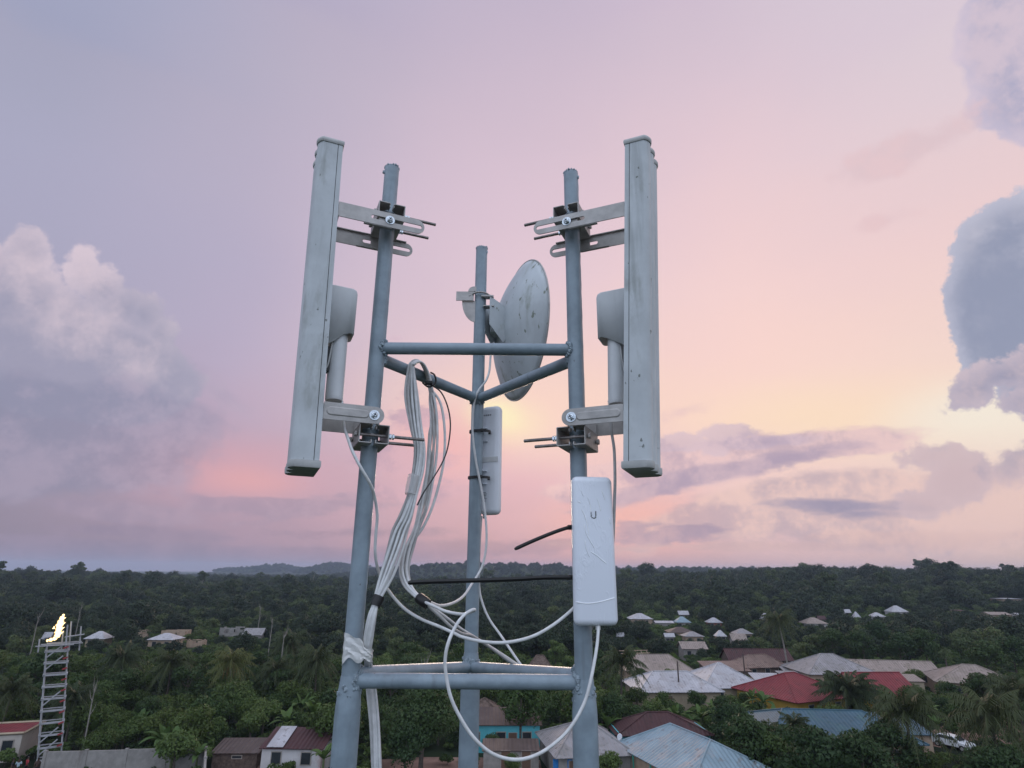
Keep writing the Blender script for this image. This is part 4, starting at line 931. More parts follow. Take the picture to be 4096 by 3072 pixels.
ruin('long roofless block house standing before the forest', 876, 989, 2511, 2546, W_block, 1)
ruin('tan roofless block walls behind the white roof', 640, 735, 2522, 2562, W_tan, 2)
ruin('small tan block room left of the white roof', 547, 593, 2524, 2550, W_tan, 3)
ruin('low tan block enclosure in front of the roofless walls', 745, 808, 2563, 2590, W_tan, 4)
# ================================================================== LATTICE TOWER AND FLAME
M_tower = mat('white_steel', (.32, .325, .34), .6, 0, .15, 2, 0, 0, .3, ((.22, .2, .2), .6, .6), 1)
tb = Zp(196, 3062, 0); tt = P(243, 2580, tb.y); lean = (tt.x-tb.x)/tt.z; HT = tt.z
tw = empty('lattice_tower', tb, math.atan2(-tb.x, tb.y), 'white square lattice tower carrying planks and a flame on the left', 'tower'); FOOT.append((tb.x, tb.y, 2))
sw = 1.0; sy_w = .75
def TL(x, y, z): return Vector((x+lean*z, y, z))
for a_ in (-1, 1):
    for b_ in (-1, 1):
        m = MB(); m.tube([TL(a_*sw, b_*sy_w, 0), TL(a_*sw*.95, b_*sy_w*.95, HT)], .075, 6); m.build('leg', M_tower, tw)
for k in range(10):
    z = HT*(k+.6)/10; m = MB()
    for a_, b_ in (((-1, -1), (1, -1)), ((1, -1), (1, 1)), ((1, 1), (-1, 1)), ((-1, 1), (-1, -1))):
        m.box((TL(a_[0]*sw, a_[1]*sy_w, z)+TL(b_[0]*sw, b_[1]*sy_w, z))/2, (abs(a_[0]-b_[0])*sw+.22, abs(a_[1]-b_[1])*sy_w+.2, .17 if a_[1] == b_[1] == -1 else .08))
    m.build('ring_brace', M_tower, tw, False)
    if k in (1, 2, 5, 8, 9):
        m = MB(); m.tube([TL(-sw*.9, -sy_w-.05, z-.6), TL(sw*.6, -sy_w-.05, z+.7)], .07, 6); m.build('diagonal_brace', M_tower, tw)
m = MB()                                                      # red banded ladder up the right side
M_redp = mat('red_paint', (.28, .035, .04), .6)
for k in range(11):
    z = HT*(k+.9)/11; m.box(TL(sw*.80, -sy_w-.2, z), (.46, .06, .15), Matrix.Rotation(-.35, 3, 'Y'))
m.build('red_rung', M_redp, tw, False)
for k, (x, y, ln, rz) in enumerate(((-.2, -.9, 3.4, .06), (.4, 0, 3.8, -.05), (.6, .8, 3.2, .1))):
    m = MB(); m.box(TL(x, y, HT+.15+k*.06), (ln, .30, .08), Matrix.Rotation(rz, 3, 'Z')); m.build('plank', M_tower, tw, False)
for x, y, h_ in ((.75, -.8, 2.6), (1.05, .6, 2.9), (2.0, .1, 2.3), (.35, .8, 1.8), (-1.7, .3, .9)):
    m = MB(); m.tube([TL(x, y, HT-.6), TL(x+.05, y, HT+h_*.85)], .085, 6); m.build('upright_post', M_tower, tw)
m = MB(); m.box(TL(1.5, 0, HT+1.0), (1.8, .5, .08), Matrix.Rotation(-.12, 3, 'Y')); m.build('plank', M_tower, tw, False)
fm = bpy.data.materials.new('fire'); fm.use_nodes = True; nt = fm.node_tree; nt.nodes.clear()
em = nt.nodes.new('ShaderNodeEmission'); lw = nt.nodes.new('ShaderNodeLayerWeight'); lw.inputs[0].default_value = .45
c_ = mixc(nt, (1, .80, .42, 1), (1, .40, .05, 1), N(nt, lw.outputs['Facing']).smooth(.35, .95)); nt.links.new(c_.k, em.inputs[0])
nt.links.new(N(nt, lw.outputs['Facing']).smooth(.2, 1, 2.6, 1.1).k, em.inputs[1]); oo = nt.nodes.new('ShaderNodeOutputMaterial'); nt.links.new(em.outputs[0], oo.inputs[0])
fb = P(190, 2562, tb.y-1); m = MB(); pts = [P(x, y, tb.y-.9)-fb for x, y in ((186,2563),(200,2560),(217,2555),(228,2545),(232,2530),(236,2516),(238,2500),(244,2484),(250,2468),(256,2456))]
rr = [.08, .16, .18, .26, .32, .30, .34, .28, .20, .05]
m.tube(spline(pts, 3), [rr[min(i//3, 8)]*(1-(i % 3)/3)+rr[min(i//3+1, 9)]*(i % 3)/3+.06*math.sin(i*2.2) if i < 27 else .05 for i in range(28)], 12)
for k, (x, y, r_) in enumerate(((252,2480,.16),(250,2500,.18),(246,2519,.17),(222,2515,.14),(243,2537,.16))):
    q = P(x, y, tb.y-.9)-fb; m.tube([q-Vector((.2, 0, 0)), q+Vector((.28 if x > 230 else -.2, 0, .28))], [r_, .02], 8)
fl_ = m.build('flame', fm); fl_.location = fb; tag(fl_, 'bright orange white flame burning on top of the white lattice tower', 'flame')
# ================================================================== POLES, CAR, PEOPLE
M_pole = mat('pole_wood', (.075, .055, .05), .9)
def pole(label, sx, y_top, y_base, arm=True):
    b = Zp(sx, y_base, 0); top = P(sx-3, y_top, b.y).z; r = empty('utility_pole', b, 0, label, 'pole', 'utility poles among the houses')
    m = MB(); m.tube([(0, 0, -.5), (0, 0, top)], [.15, .10], 10); m.build('shaft', M_pole, r)
    if arm:
        m = MB(); m.box((0, -.12, top-.5), (1.6, .1, .12)); m.build('cross_arm', M_pole, r)
        for k in (-.7, 0, .7): m = MB(); m.tube([(k, -.12, top-.45), (k, -.12, top-.25)], .05, 8); m.build('insulator', M_white, r)
pole('dark pole standing in front of the wide white roof', 2722, 2645, 2832, False)
pole('dark pole standing in front of the white wing', 2986, 2615, 2760, False)
pole('dark pole before the tan peaked roof', 3806, 2636, 2760, False)
pole('thin pole rising over the long blue roof', 3400, 2700, 2905, False)
def wheel(r, x, y):
    m = MB(); m.tube([(x, y-.1, .33), (x, y+.1, .33)], .33, 20); w_ = m.build('wheel', M_dark, r)
    m = MB(); m.tube([(x, y-.115, .33), (x, y+.115, .33)], .19, 12); m.build('rim', M_galv, w_)
cp = Zp(3816, 2993, 0); car = empty('car', cp, math.radians(-62), 'white car parked on the dirt road at the lower right', 'car'); FOOT.append((cp.x, cp.y, 3))
M_car = mat('car_paint', (.60, .62, .64), .25, 0, .02, spec=.7)
side = [(-2.1, .35), (2.05, .35), (2.15, .6), (2.05, .85), (1.15, .98), (.55, 1.42), (-1.1, 1.47), (-1.85, 1.05), (-2.15, .95), (-2.2, .6)]
m = MB(); n = len(side); ws = [.84 if z < 1.1 else .66 for x, z in side]
m.add([(x, -w_, z) for (x, z), w_ in zip(side, ws)]+[(x, w_, z) for (x, z), w_ in zip(side, ws)], [tuple(range(n)), tuple(range(n, 2*n))[::-1]]+[(k, (k+1) % n, n+(k+1) % n, n+k) for k in range(n)])
bo = m.build('body', M_car, car, ang=30); bv = bo.modifiers.new('b', 'BEVEL'); bv.width = .06; bv.segments = 2
for nm_, q in (('windscreen', [(1.10, -.60, 1.03), (1.10, .60, 1.03), (.62, .52, 1.38), (.62, -.52, 1.38)]), ('rear_window', [(-1.80, .60, 1.10), (-1.80, -.60, 1.10), (-1.2, -.52, 1.43), (-1.2, .52, 1.43)])):
    m = MB(); nn = Vector(q[1])-Vector(q[0]); nn = nn.cross(Vector(q[2])-Vector(q[1])).normalized(); nn = nn if nn.z > 0 else -nn
    m.add([Vector(p_)+nn*.05 for p_ in q]+[Vector(p_)-nn*.02 for p_ in q], [(0, 1, 2, 3), (7, 6, 5, 4), (0, 1, 5, 4), (1, 2, 6, 5), (2, 3, 7, 6), (3, 0, 4, 7)]); m.build(nm_, M_glass, car, False)
for sg in (-1, 1):
    m = MB(); q = [(.85, sg*.82, 1.04), (.45, sg*.72, 1.36), (-1.05, sg*.72, 1.40), (-1.5, sg*.82, 1.08)]
    m.add([(x, y+sg*.03, z) for x, y, z in q]+[(x, y-sg*.05, z) for x, y, z in q], [(0, 1, 2, 3), (7, 6, 5, 4), (0, 1, 5, 4), (1, 2, 6, 5), (2, 3, 7, 6), (3, 0, 4, 7)]); m.build('side_window', M_glass, car, False)
    for x in (-1.35, 1.35): wheel(car, x, sg*.78)
    m = MB(); m.rbox((2.1, sg*.6, .72), (.12, .3, .16), .03, 2); m.build('headlight', M_white, car)
M_skin = mat('skin', (.075, .04, .025), .6)
def person(sx, sy, shirt, label, rz):
    b = Zp(sx, sy, 0); r = empty('person', b, rz, label, 'person')
    def skin(name, vs, es, rad, m_):
        me = bpy.data.meshes.new(name); me.from_pydata(vs, es, []); me.materials.append(m_); o = bpy.data.objects.new(name, me); COL.objects.link(o); o.parent = r
        md = o.modifiers.new('skin', 'SKIN'); o.modifiers.new('s', 'SUBSURF').levels = 1; o.modifiers['s'].render_levels = 1
        for i, q in enumerate(me.skin_vertices[0].data): q.radius = rad[i]; q.use_root = i == 0
        return o
    vs = [(0,0,.95),(0,.01,1.2),(0,.01,1.42),(0,-.01,1.52),(0,-.02,1.60),(0,-.02,1.72),(.17,.01,1.40),(.24,.02,1.12),(.26,-.06,.88),(.27,-.08,.80),(-.17,.01,1.40),(-.24,.02,1.12),(-.26,-.06,.88),(-.27,-.08,.80),(.09,0,.88),(.10,-.02,.48),(.10,.02,.08),(.10,-.10,.04),(-.09,0,.88),(-.11,.03,.48),(-.12,.06,.08),(-.12,-.06,.04)]
    es = [(0,1),(1,2),(2,3),(3,4),(4,5),(2,6),(6,7),(7,8),(8,9),(2,10),(10,11),(11,12),(12,13),(0,14),(14,15),(15,16),(16,17),(0,18),(18,19),(19,20),(20,21)]
    rad = [(.13,.10),(.13,.09),(.15,.09),(.05,.05),(.085,.095),(.07,.08),(.055,.055),(.042,.042),(.032,.032),(.03,.02)]+[(.055,.055),(.042,.042),(.032,.032),(.03,.02)]+[(.085,.085),(.058,.058),(.04,.04),(.04,.03)]*2
    skin('body', vs, es, rad, M_skin)
    skin('shirt', [(0,0,.92),(0,.01,1.2),(0,.01,1.42),(.17,.01,1.40),(.23,.02,1.17),(-.17,.01,1.40),(-.23,.02,1.17)], [(0,1),(1,2),(2,3),(3,4),(2,5),(5,6)], [(.15,.12),(.15,.11),(.16,.105),(.075,.075),(.07,.07),(.075,.075),(.07,.07)], shirt)
    skin('trousers', [(0,0,.92),(.09,0,.86),(.10,-.02,.48),(.10,.02,.14),(-.09,0,.86),(-.11,.03,.48),(-.12,.06,.14)], [(0,1),(1,2),(2,3),(0,4),(4,5),(5,6)], [(.14,.11),(.10,.10),(.075,.075),(.06,.06)]+[(.10,.10),(.075,.075),(.06,.06)], M_dark)
    m = MB(); m.blob((0, -.01, 1.70), .098, 3, .05, 2, (.85, 1, .75)); m.build('hair', M_dark, r)
person(38, 3112, mat('dark_shirt', (.03, .03, .035), .8), 'person in dark clothes standing leftmost by the grey wall', 2)
person(62, 3112, mat('pale_blue_shirt', (.35, .45, .5), .8), 'person in a pale blue shirt by the grey wall', .5)
person(98, 3104, mat('red_shirt', (.35, .03, .04), .8), 'person in a red shirt by the grey wall', 2.5)
person(138, 3110, mat('brown_shirt', (.10, .06, .05), .8), 'person in brown clothes nearest the white lattice tower', 1)
# ================================================================== VEGETATION
def leafmat(name, c1, c2, c3, tr=.25):
    m = bpy.data.materials.new(name); m.use_nodes = True; nt = m.node_tree; b = nt.nodes['Principled BSDF']
    oi = nt.nodes.new('ShaderNodeObjectInfo'); rn = N(nt, oi.outputs['Random']); tc = nt.nodes.new('ShaderNodeTexCoord'); O = N(nt, tc.outputs['Object'])
    n1 = noise(nt, O, .55, 4, .6).smooth(.3, .7)
    c = mixc(nt, mixc(nt, (*c1, 1), (*c2, 1), rn), (*c3, 1), n1*.6)
    nt.links.new(c.k, b.inputs['Base Color']); b.inputs['Roughness'].default_value = .6; b.inputs['Specular IOR Level'].default_value = .25
    t = nt.nodes.new('ShaderNodeBsdfTranslucent'); nt.links.new(c.k, t.inputs[0]); ms = nt.nodes.new('ShaderNodeMixShader'); ms.inputs[0].default_value = tr
    nt.links.new(b.outputs[0], ms.inputs[1]); nt.links.new(t.outputs[0], ms.inputs[2]); nt.links.new(ms.outputs[0], nt.nodes['Material Output'].inputs[0]); return m
F_dark = leafmat('foliage_dark', (.024, .050, .017), (.055, .088, .024), (.036, .070, .024))
F_mid = leafmat('foliage_mid', (.038, .070, .018), (.085, .115, .026), (.055, .098, .022))
F_light = leafmat('foliage_light', (.075, .120, .030), (.110, .150, .040), (.060, .110, .030))
F_far = leafmat('foliage_far', (.020, .036, .016), (.085, .115, .040), (.046, .070, .030), .2)
F_fard = leafmat('foliage_far_dark', (.014, .026, .014), (.034, .054, .024), (.024, .040, .020), .12)
F_farl = leafmat('foliage_far_light', (.050, .078, .026), (.105, .130, .045), (.070, .100, .036), .2)
F_palm = leafmat('palm_leaf', (.036, .055, .022), (.065, .080, .028), (.045, .060, .024))
F_yel = leafmat('yellow_palm_leaf', (.10, .11, .03), (.12, .12, .035), (.07, .09, .03))
F_ban = leafmat('banana_leaf', (.060, .115, .030), (.100, .160, .040), (.075, .13, .04), .3)
M_bark = mat('bark', (.085, .070, .058), .9, 0, .3, 3)
M_pale = mat('pale_bark', (.21, .195, .175), .85, 0, .2, 3)
def quads_mesh(name, V, m_):                                   # V: (n, 4, 3)
    n = len(V); me = bpy.data.meshes.new(name); me.vertices.add(n*4); me.vertices.foreach_set('co', V.reshape(-1).astype(np.float32))
    me.loops.add(n*4); me.loops.foreach_set('vertex_index', np.arange(n*4, dtype=np.int32)); me.polygons.add(n)
    me.polygons.foreach_set('loop_start', np.arange(0, n*4, 4, dtype=np.int32)); me.update(calc_edges=True); me.validate(); me.materials.append(m_); return me
def leaves(rs, cen, rad, n, size, flat=.75, aspect=.55, shell=.55):
    k = rs.randint(0, len(cen), n); d = rs.normal(size=(n, 3)); d[:, 2] = d[:, 2]*.8+.25; d /= np.linalg.norm(d, axis=1)[:, None]
    p = cen[k]+d*(rad[k]*(shell+(1-shell)*rs.rand(n)**.5))[:, None]*np.array([1, 1, flat])
    nn = d+rs.normal(size=(n, 3))*.55; nn /= np.linalg.norm(nn, axis=1)[:, None]
    t = np.cross(nn, rs.normal(size=(n, 3))); t /= np.linalg.norm(t, axis=1)[:, None]; b = np.cross(nn, t)
    s_ = (size*(.55+.9*rs.rand(n)))[:, None]
    return np.stack([p-t*s_*.5, p+b*s_*aspect*.5, p+t*s_*.5+nn*s_*.1, p-b*s_*aspect*.5], 1)
def tree(name, seed, Hh, R, nl, size, fm_, nc=22, kind='round', trunk=.16, bark=None, label=None, group=None, cat='tree'):
    rs = np.random.RandomState(seed); r = empty(name, (0, 0, 0), 0, label, cat, group)
    cb = Hh*(.38 if kind == 'round' else .62 if kind == 'umbrella' else .3)
    cen, rad = [], []
    for _ in range(nc):
        while True:
            q = rs.uniform(-1, 1, 3)
            if np.linalg.norm(q) < 1 and (np.linalg.norm(q) > .45): break
        ch_ = Hh-cb; zz_ = cb+ch_*(.5+.42*q[2])
        rx = R*(1-.35*abs(q[2])) if kind != 'umbrella' else R
        cen.append((q[0]*rx*.78, q[1]*rx*.78, zz_)); rad.append(R*rs.uniform(.24, .46)*(1 if kind != 'umbrella' else .8))
    cen, rad = np.array(cen), np.array(rad)
    me = quads_mesh('crown', leaves(rs, cen, rad, nl, size, .75 if kind != 'umbrella' else .5), fm_); cr = bpy.data.objects.new('crown', me); COL.objects.link(cr); cr.parent = r
    if trunk:
        m = MB(); j = rs.uniform(-.3, .3, 2); m.tube([(0, 0, -.4), (j[0]*.4, j[1]*.4, Hh*.25), (j[0], j[1], Hh*.55), (j[0]*1.2, j[1], Hh*.8)], [trunk*1.25, trunk, trunk*.75, trunk*.3], 8)
        for q in range(min(6, nc)): m.tube([(j[0], j[1], Hh*.45+q*.03*Hh), tuple((cen[q]+np.array([j[0], j[1], Hh*.5]))/2+np.array([0, 0, -.03*Hh])), tuple(cen[q])], [trunk*.55, trunk*.35, trunk*.12], 6)
        m.build('trunk', bark or M_bark, r)
    return r
def frond(L, up, droop, n, wl, lw, az, rs, flatn=0.):
    # one feather leaf as quads: arc of the midrib, leaflets on both sides
    out = []; ca, sa = math.cos(az), math.sin(az); pts = []
    for i in range(n+1):
        t = i/n; x = L*t*math.cos(up*(1-t*.2))*(1-.12*t*t); z = L*t*math.sin(up)-droop*t*t*L; pts.append(np.array([x*ca, x*sa, z]))
    for i in range(n):
        a_, b_ = pts[i], pts[i+1]; w_ = .05*(1-i/n)+.02; s_ = np.array([-sa, ca, 0]); out.append([a_-s_*w_, a_+s_*w_, b_+s_*w_*.8, b_-s_*w_*.8])
        t = (i+.5)/n; ll = wl*math.sin(PI*min(1, t*.85+.15))*(.75+.4*rs.rand())
        for sg in (-1, 1):
            d_ = (b_-a_)/np.linalg.norm(b_-a_); e_ = s_*sg*.7+d_*.5+np.array([rs.uniform(-.2, .2), rs.uniform(-.2, .2), -.6-.5*t-flatn+rs.uniform(-.3, .3)]); e_ /= np.linalg.norm(e_); tip = a_+e_*ll
            out.append([a_, a_+d_*lw, tip+d_*lw*.3, tip-d_*.01])
    return out
def palm(name, seed, Hh, nf, L, fm_, label=None, group=None, trunk=.16, lean_=.8, oil=False, fruit=False, pale=True):
    rs = np.random.RandomState(seed); r = empty(name, (0, 0, 0), 0, label, 'palm tree', group); Q = []
    top = np.array([lean_, 0, Hh])
    for k in range(nf):
        t = k/nf; up = ((1.25-1.75*t) if not oil else (1.35-1.55*t))+rs.uniform(-.16, .16); az = k*2.39996+rs.uniform(-.15, .15)
        f_ = frond(L*rs.uniform(.85, 1.1), up, (.50+.25*max(0, 1-abs(up))+rs.uniform(-.1, .15)) if not oil else .50, 24 if not oil else 30, L*.23 if not oil else L*.20, .13, az+rs.uniform(-.3, .3), rs)
        Q += [[p_+top for p_ in q] for q in f_]
    cr = bpy.data.objects.new('crown', quads_mesh('crown', np.array(Q), fm_)); COL.objects.link(cr); cr.parent = r
    m = MB(); m.tube([(0, 0, -.4), (lean_*.15, 0, Hh*.3), (lean_*.5, 0, Hh*.65), (lean_, 0, Hh)], [trunk*1.3, trunk, trunk*.85, trunk*.8], 8); m.build('trunk', M_pale if pale else M_bark, r)
    if fruit:
        m = MB()
        for k in range(7): a_ = k*.9; m.blob((top[0]+math.cos(a_)*.35, math.sin(a_)*.35, Hh-.25), .19, k, .05, 1)
        m.build('coconut', mat('coconut', (.22, .11, .02), .6), r)
        m = MB()
        for k in range(6): a_ = k*1.05; m.tube([(top[0], 0, Hh-.1), (top[0]+math.cos(a_)*.8, math.sin(a_)*.8, Hh-.9), (top[0]+math.cos(a_)*.9, math.sin(a_)*.9, Hh-2.2)], [.09, .12, .04], 5, True, .4)
        m.build('dry_frond', mat('dry_frond', (.20, .12, .04), .8), r)
    return r
def banana(name, seed, Hh, label=None, group=None, n=9):
    rs = np.random.RandomState(seed); r = empty(name, (0, 0, 0), 0, label, 'banana plant', group); m = MB()
    for k in range(n):
        az = k*2.4+rs.uniform(-.3, .3); up = rs.uniform(.45, 1.35); L = Hh*.55*rs.uniform(.8, 1.1); ca, sa = math.cos(az), math.sin(az); pts = []
        for i in range(8):
            t = i/7; pts.append(Vector((L*t*math.cos(up)*ca, L*t*math.cos(up)*sa, Hh*.45+L*t*math.sin(up)-.55*t*t*L*(1.3-up*.6))))
        s_ = Vector((-sa, ca, 0)); vs = []
        for i, p_ in enumerate(pts):
            w_ = L*.13*math.sin(PI*min(1, i/7*.9+.08)); vs += [p_-s_*w_+Vector((0, 0, w_*.35)), p_, p_+s_*w_+Vector((0, 0, w_*.35))]
        m.add(vs, [(i*3+j, i*3+j+1, i*3+j+4, i*3+j+3) for i in range(7) for j in (0, 1)])
    m.build('leaf_crown', F_ban, r, True, 60); m = MB(); m.tube([(0, 0, -.3), (0, 0, Hh*.5)], [.14, .08], 8); m.build('stem', mat('banana_stem', (.10, .12, .05), .8), r); return r
def place(t, x, y, s=1., rz=None, z=None, label=None, group=None):
    t.location = (x, y, (gz(x, y) if z is None else z)); t.scale = (s, s, s); t.rotation_euler = (0, 0, random.uniform(0, 6.28) if rz is None else rz)
    if label: t['label'] = label
    if group: t['group'] = group
    return t
def clear(x, y, R, Hh, front=True):
    for fx, fy, fr in FOOT:
        if (x-fx)**2+(y-fy)**2 < (fr+R*.45)**2: return False
    for cx, cy, a_, hl, hw_ in RECT:
        dx, dy = x-cx, y-cy; u_ = dx*math.cos(a_)+dy*math.sin(a_); v_ = -dx*math.sin(a_)+dy*math.cos(a_)
        if abs(u_) < hl+R*.35 and abs(v_) < hw_+R*.35: return False
    px, py, d = proj((x, y, gz(x, y)+Hh*.62)); rr = R*FPX/d*(.82 if y < 130 else 1.0); ty = proj((x, y, gz(x, y)+Hh))[1]; by = proj((x, y, gz(x, y)))[1]
    for x0, y0, x1, y1, Y in KEEP:
        mg = 3 if y < 130 else 0
        if y < Y and px+rr > x0+mg and px-rr < x1-mg and ty < y1-mg and by > y0+mg: return False
    return True
random.seed(11)
G_near = 'leafy trees among the houses'
# explicit plants -----------------------------------------------------
def at_crown(sx, sy, zc): q = Zp(sx, sy, zc); return q.x, q.y
t = tree('broadleaf_tree', 5, 7.6, 4.6, 9000, .34, F_dark, 40, 'round', .22, None, 'large dense dark tree between the left leg and the back leg'); x, y = at_crown(1690, 2900, 4.4); place(t, x, y, 1, 1.); FOOT.append((x, y, 3)); bigd = t
t = tree('broadleaf_tree', 6, 7.2, 3.4, 3600, .34, F_mid, 26, 'round', .16, None, 'open brownish tree with bare limbs over the turquoise house'); x, y = at_crown(2080, 2795, 5.6); place(t, x, y, 1.05, 2.)
t = tree('broadleaf_tree', 8, 6.4, 2.1, 3200, .30, F_light, 20, 'tall', .12, None, 'small bright green tree beside the brown thatched hut'); x, y = at_crown(2225, 2625, 3.6); place(t, x, y, 1.1, 0.)
t = palm('oil_palm', 3, 4.4, 64, 6.0, F_palm, 'big dark oil palm spreading in front of the red roof', None, .3, .1, True, pale=False); x, y = at_crown(3390, 2760, 4.6); place(t, x, y, 1.0, .3, 0); oilp = t
t = palm('coconut_palm', 4, 7.2, 36, 4.6, F_palm, 'coconut palm with hanging fronds left of the wide white roof', None, .15, .3, pale=False); x, y = at_crown(2478, 2655, 7.2); place(t, x, y, 1.05, 0); coco = t
t = palm('coconut_palm', 9, 7.0, 30, 4.8, F_yel, 'yellowish coconut palm with orange coconuts left of the mast', None, .16, .5, False, True); x, y = at_crown(935, 2650, 7.0); place(t, x, y, 1.0, 2.6)
t = palm('coconut_palm', 12, 11, 34, 5.6, F_palm, 'tall coconut palm with pale leaning trunk above the maroon shed', None, .17, -1.2); x, y = at_crown(3130, 2480, 11.0); place(t, x, y, 1.0, .4)
for sx, sy, zc, s, rz, lb in ((1105,2665,6.5,.9,1,'dark coconut palm right of the yellowish palm'),(1275,2640,7.5,.95,3,'dark coconut palm with thin pale trunk near the left leg'),(300,2780,6,.9,2,'dark drooping coconut palm behind the lattice tower'),(500,2640,7,1.,4,'dark coconut palm between the lattice tower and the yellowish palm'),(690,2650,7,.95,5,'coconut palm with leaning pale trunk left of the yellowish palm'),
    (3620,2900,6.2,1.15,0,'nearest coconut palm at the lower right left of the car'),(3985,2940,6.0,1.2,2,'coconut palm at the lower right below the dirt road'),(4010,2730,6,.9,1,'coconut palm behind the dirt road'),(3030,2960,4.5,.8,3,'low palm in front of the blue roof'),(3170,2850,5.2,.75,5,'slim palm rising over the blue roof'),(40,2760,6,.95,1,'dark coconut palm at the left edge'),(3500,3010,4.6,.8,2,'low palm between the blue roof and the nearest coconut palm'),(3180,3010,4.4,.85,1,'low bushy palm at the bottom edge below the blue roof'),(3070,2870,4.6,.7,1,'slim palm overlapping the left end of the blue roof'),(4060,2760,7,.9,4,'dark coconut palm at the right edge above the dirt road'),(1160,2560,8,.9,2,'far dark coconut palm before the forest'),(3330,2960,4.3,.8,1,'low palm right of centre in front of the blue roof')):
    q = copy_tree(coco); x, y = at_crown(sx, sy, zc*1.0); place(q, x, y, zc/7.2*s/.95, rz, None, lb, 'coconut palms in the village')
bprot = [banana('banana_plant', s_, 4.2) for s_ in (1, 2)]
bspots = [(3005,2765),(3050,2790),(2700,2830),(2755,2845),(2800,2838),(2850,2800),(2560,2840),(2610,2870),(2450,2800),(2430,2870),(720,2900),(760,2915),(690,2895),(800,2960),(380,2880),(420,2860),(1100,2830),(1150,2850),(1210,2810),(1255,2830),(1290,2930),(1300,2980),(660,2930),(700,2960),(3700,2835),(3740,2850),(3580,2840),(3545,2870),(3270,2640),(3250,2650),(2985,2570),(2700,2640),(1390,2790),(1300,2700),(560,2870),(470,2790),(2280,2700),(2960,2800),(2300,2680),(3095,2830),(3440,2960),(3480,2945)]
for i, (sx, sy) in enumerate(bspots):
    q = bprot[i] if i < 2 else copy_tree(bprot[i % 2]); p_ = Zp(sx, sy, 3.4); place(q, p_.x, p_.y, random.uniform(1.0, 1.45), None, None, 'broad leaved banana plant in the growth left of the mast' if p_.x < 0 else 'broad leaved banana plant between the village houses', 'banana plants left of the mast' if p_.x < 0 else 'banana plants between the houses')
# pale bare trunks standing in the forest
M_dead = M_pale
def bare(seed, Hh):
    R_ = random.Random(seed); r = empty('bare_tree', (0, 0, 0), 0, None, 'bare tree', 'pale bare trunks in the forest'); m = MB()
    m.tube([(0, 0, -1), (.1, 0, Hh*.4), (-.1, 0, Hh*.75), (.15, 0, Hh)], [.34, .28, .22, .08], 8); m.build('trunk', M_dead, r); m = MB()
    for k in range(5): a_ = R_.uniform(0, 6.28); z = Hh*R_.uniform(.6, .95); l_ = R_.uniform(1.2, 2.6); m.tube([(0, 0, z), (math.cos(a_)*l_*.6, math.sin(a_)*l_*.6, z+l_*.5), (math.cos(a_)*l_, math.sin(a_)*l_, z+l_*1.2)], [.14, .09, .03], 6)
    m.build('branch', M_dead, r); return r
b0 = bare(1, 13)
for i, (sx, sy, lb) in enumerate(((160,2470,'forked pale bare trunk left above the flame'),(328,2440,'slim pale bare trunk right above the flame'),(1045,2440,'pale forked bare trunk in the forest left of the mast'),(1092,2490,'short pale bare trunk below the forked one'),(1165,2395,'pale bare trunk near the skyline left of the mast'),(1255,2325,'pale trunk standing at the skyline left of the left leg'),(3030,2360,'tall pale trunk in the forest above the coconut palm'),(2680,2335,'pale forked bare trunk right above the taped radio'),(2775,2335,'pale bare trunk in the forest right of the forked one'),(1700,2640,'pale slender trunk between the left and back legs'),(1140,2540,'pale double trunk low in the forest'),(385,2750,'leaning bare palm trunk right of the lattice tower'))):
    q = b0 if i == 0 else copy_tree(b0); hh_ = 10.5 if i != 11 else 8.; p_ = Zp(sx, sy-25, hh_) if sy > 2400 else P(sx, sy-25, 430 if sy > 2330 else 520)
    g_ = gz(p_.x, p_.y); place(q, p_.x, p_.y, (p_.z-g_)/13.5, i*1.3, g_, lb, 'pale bare trunks in the forest'); q.scale = (q.scale.z*.45, q.scale.z*.45, q.scale.z)
# prototypes for the scatter
near = [tree('broadleaf_tree', 21+i, h_, R_, nl, sz, fm_, nc, kd) for i, (h_, R_, nl, sz, fm_, nc, kd) in enumerate(((6.6,3.4,3200,.36,F_mid,24,'round'),(7.6,3.2,3000,.38,F_dark,22,'tall'),(5.6,3.2,2800,.34,F_mid,20,'round'),(4.8,2.6,2400,.32,F_light,18,'round'),(8.2,3.9,3600,.42,F_dark,26,'round')))]
bush = [tree('bush', 31+i, 2.2, 1.7, 900, .34, fm_, 10, 'tall', .05, cat='bush') for i, fm_ in enumerate((F_mid, F_light, F_dark))]
forest = [tree('forest_tree', 41+i, h_, R_, nl, sz, (F_far, F_far, F_farl, F_far, F_fard)[i], nc, kd, .3, M_pale, cat='tree') for i, (h_, R_, nl, sz, nc, kd) in enumerate(((13,5.6,2200,.85,26,'round'),(15,5.2,2200,.85,22,'umbrella'),(12,5.0,2000,.8,20,'tall'),(17,4.6,2000,.85,18,'umbrella'),(15,7.0,3200,.85,34,'round')))]
used = set(); cnt = 0; pts_ = []
random.seed(8)
for i in range(26):
    sx, sy = random.uniform(480, 1380), random.uniform(2760, 2950); s_ = random.uniform(.65, 1.05); k = random.choice((3, 3, 2)); p_ = Zp(sx, sy, (0, 0, 5.6, 4.8)[k]*s_*.62)
    q = near[k] if k not in used else copy_tree(near[k]); used.add(k); cnt += 1
    place(q, p_.x, p_.y, s_, None, None, 'light green leafy tree in the bright growth behind the grey wall', 'light green trees left of the mast'); FOOT.append((p_.x, p_.y, .4))
random.seed(5)
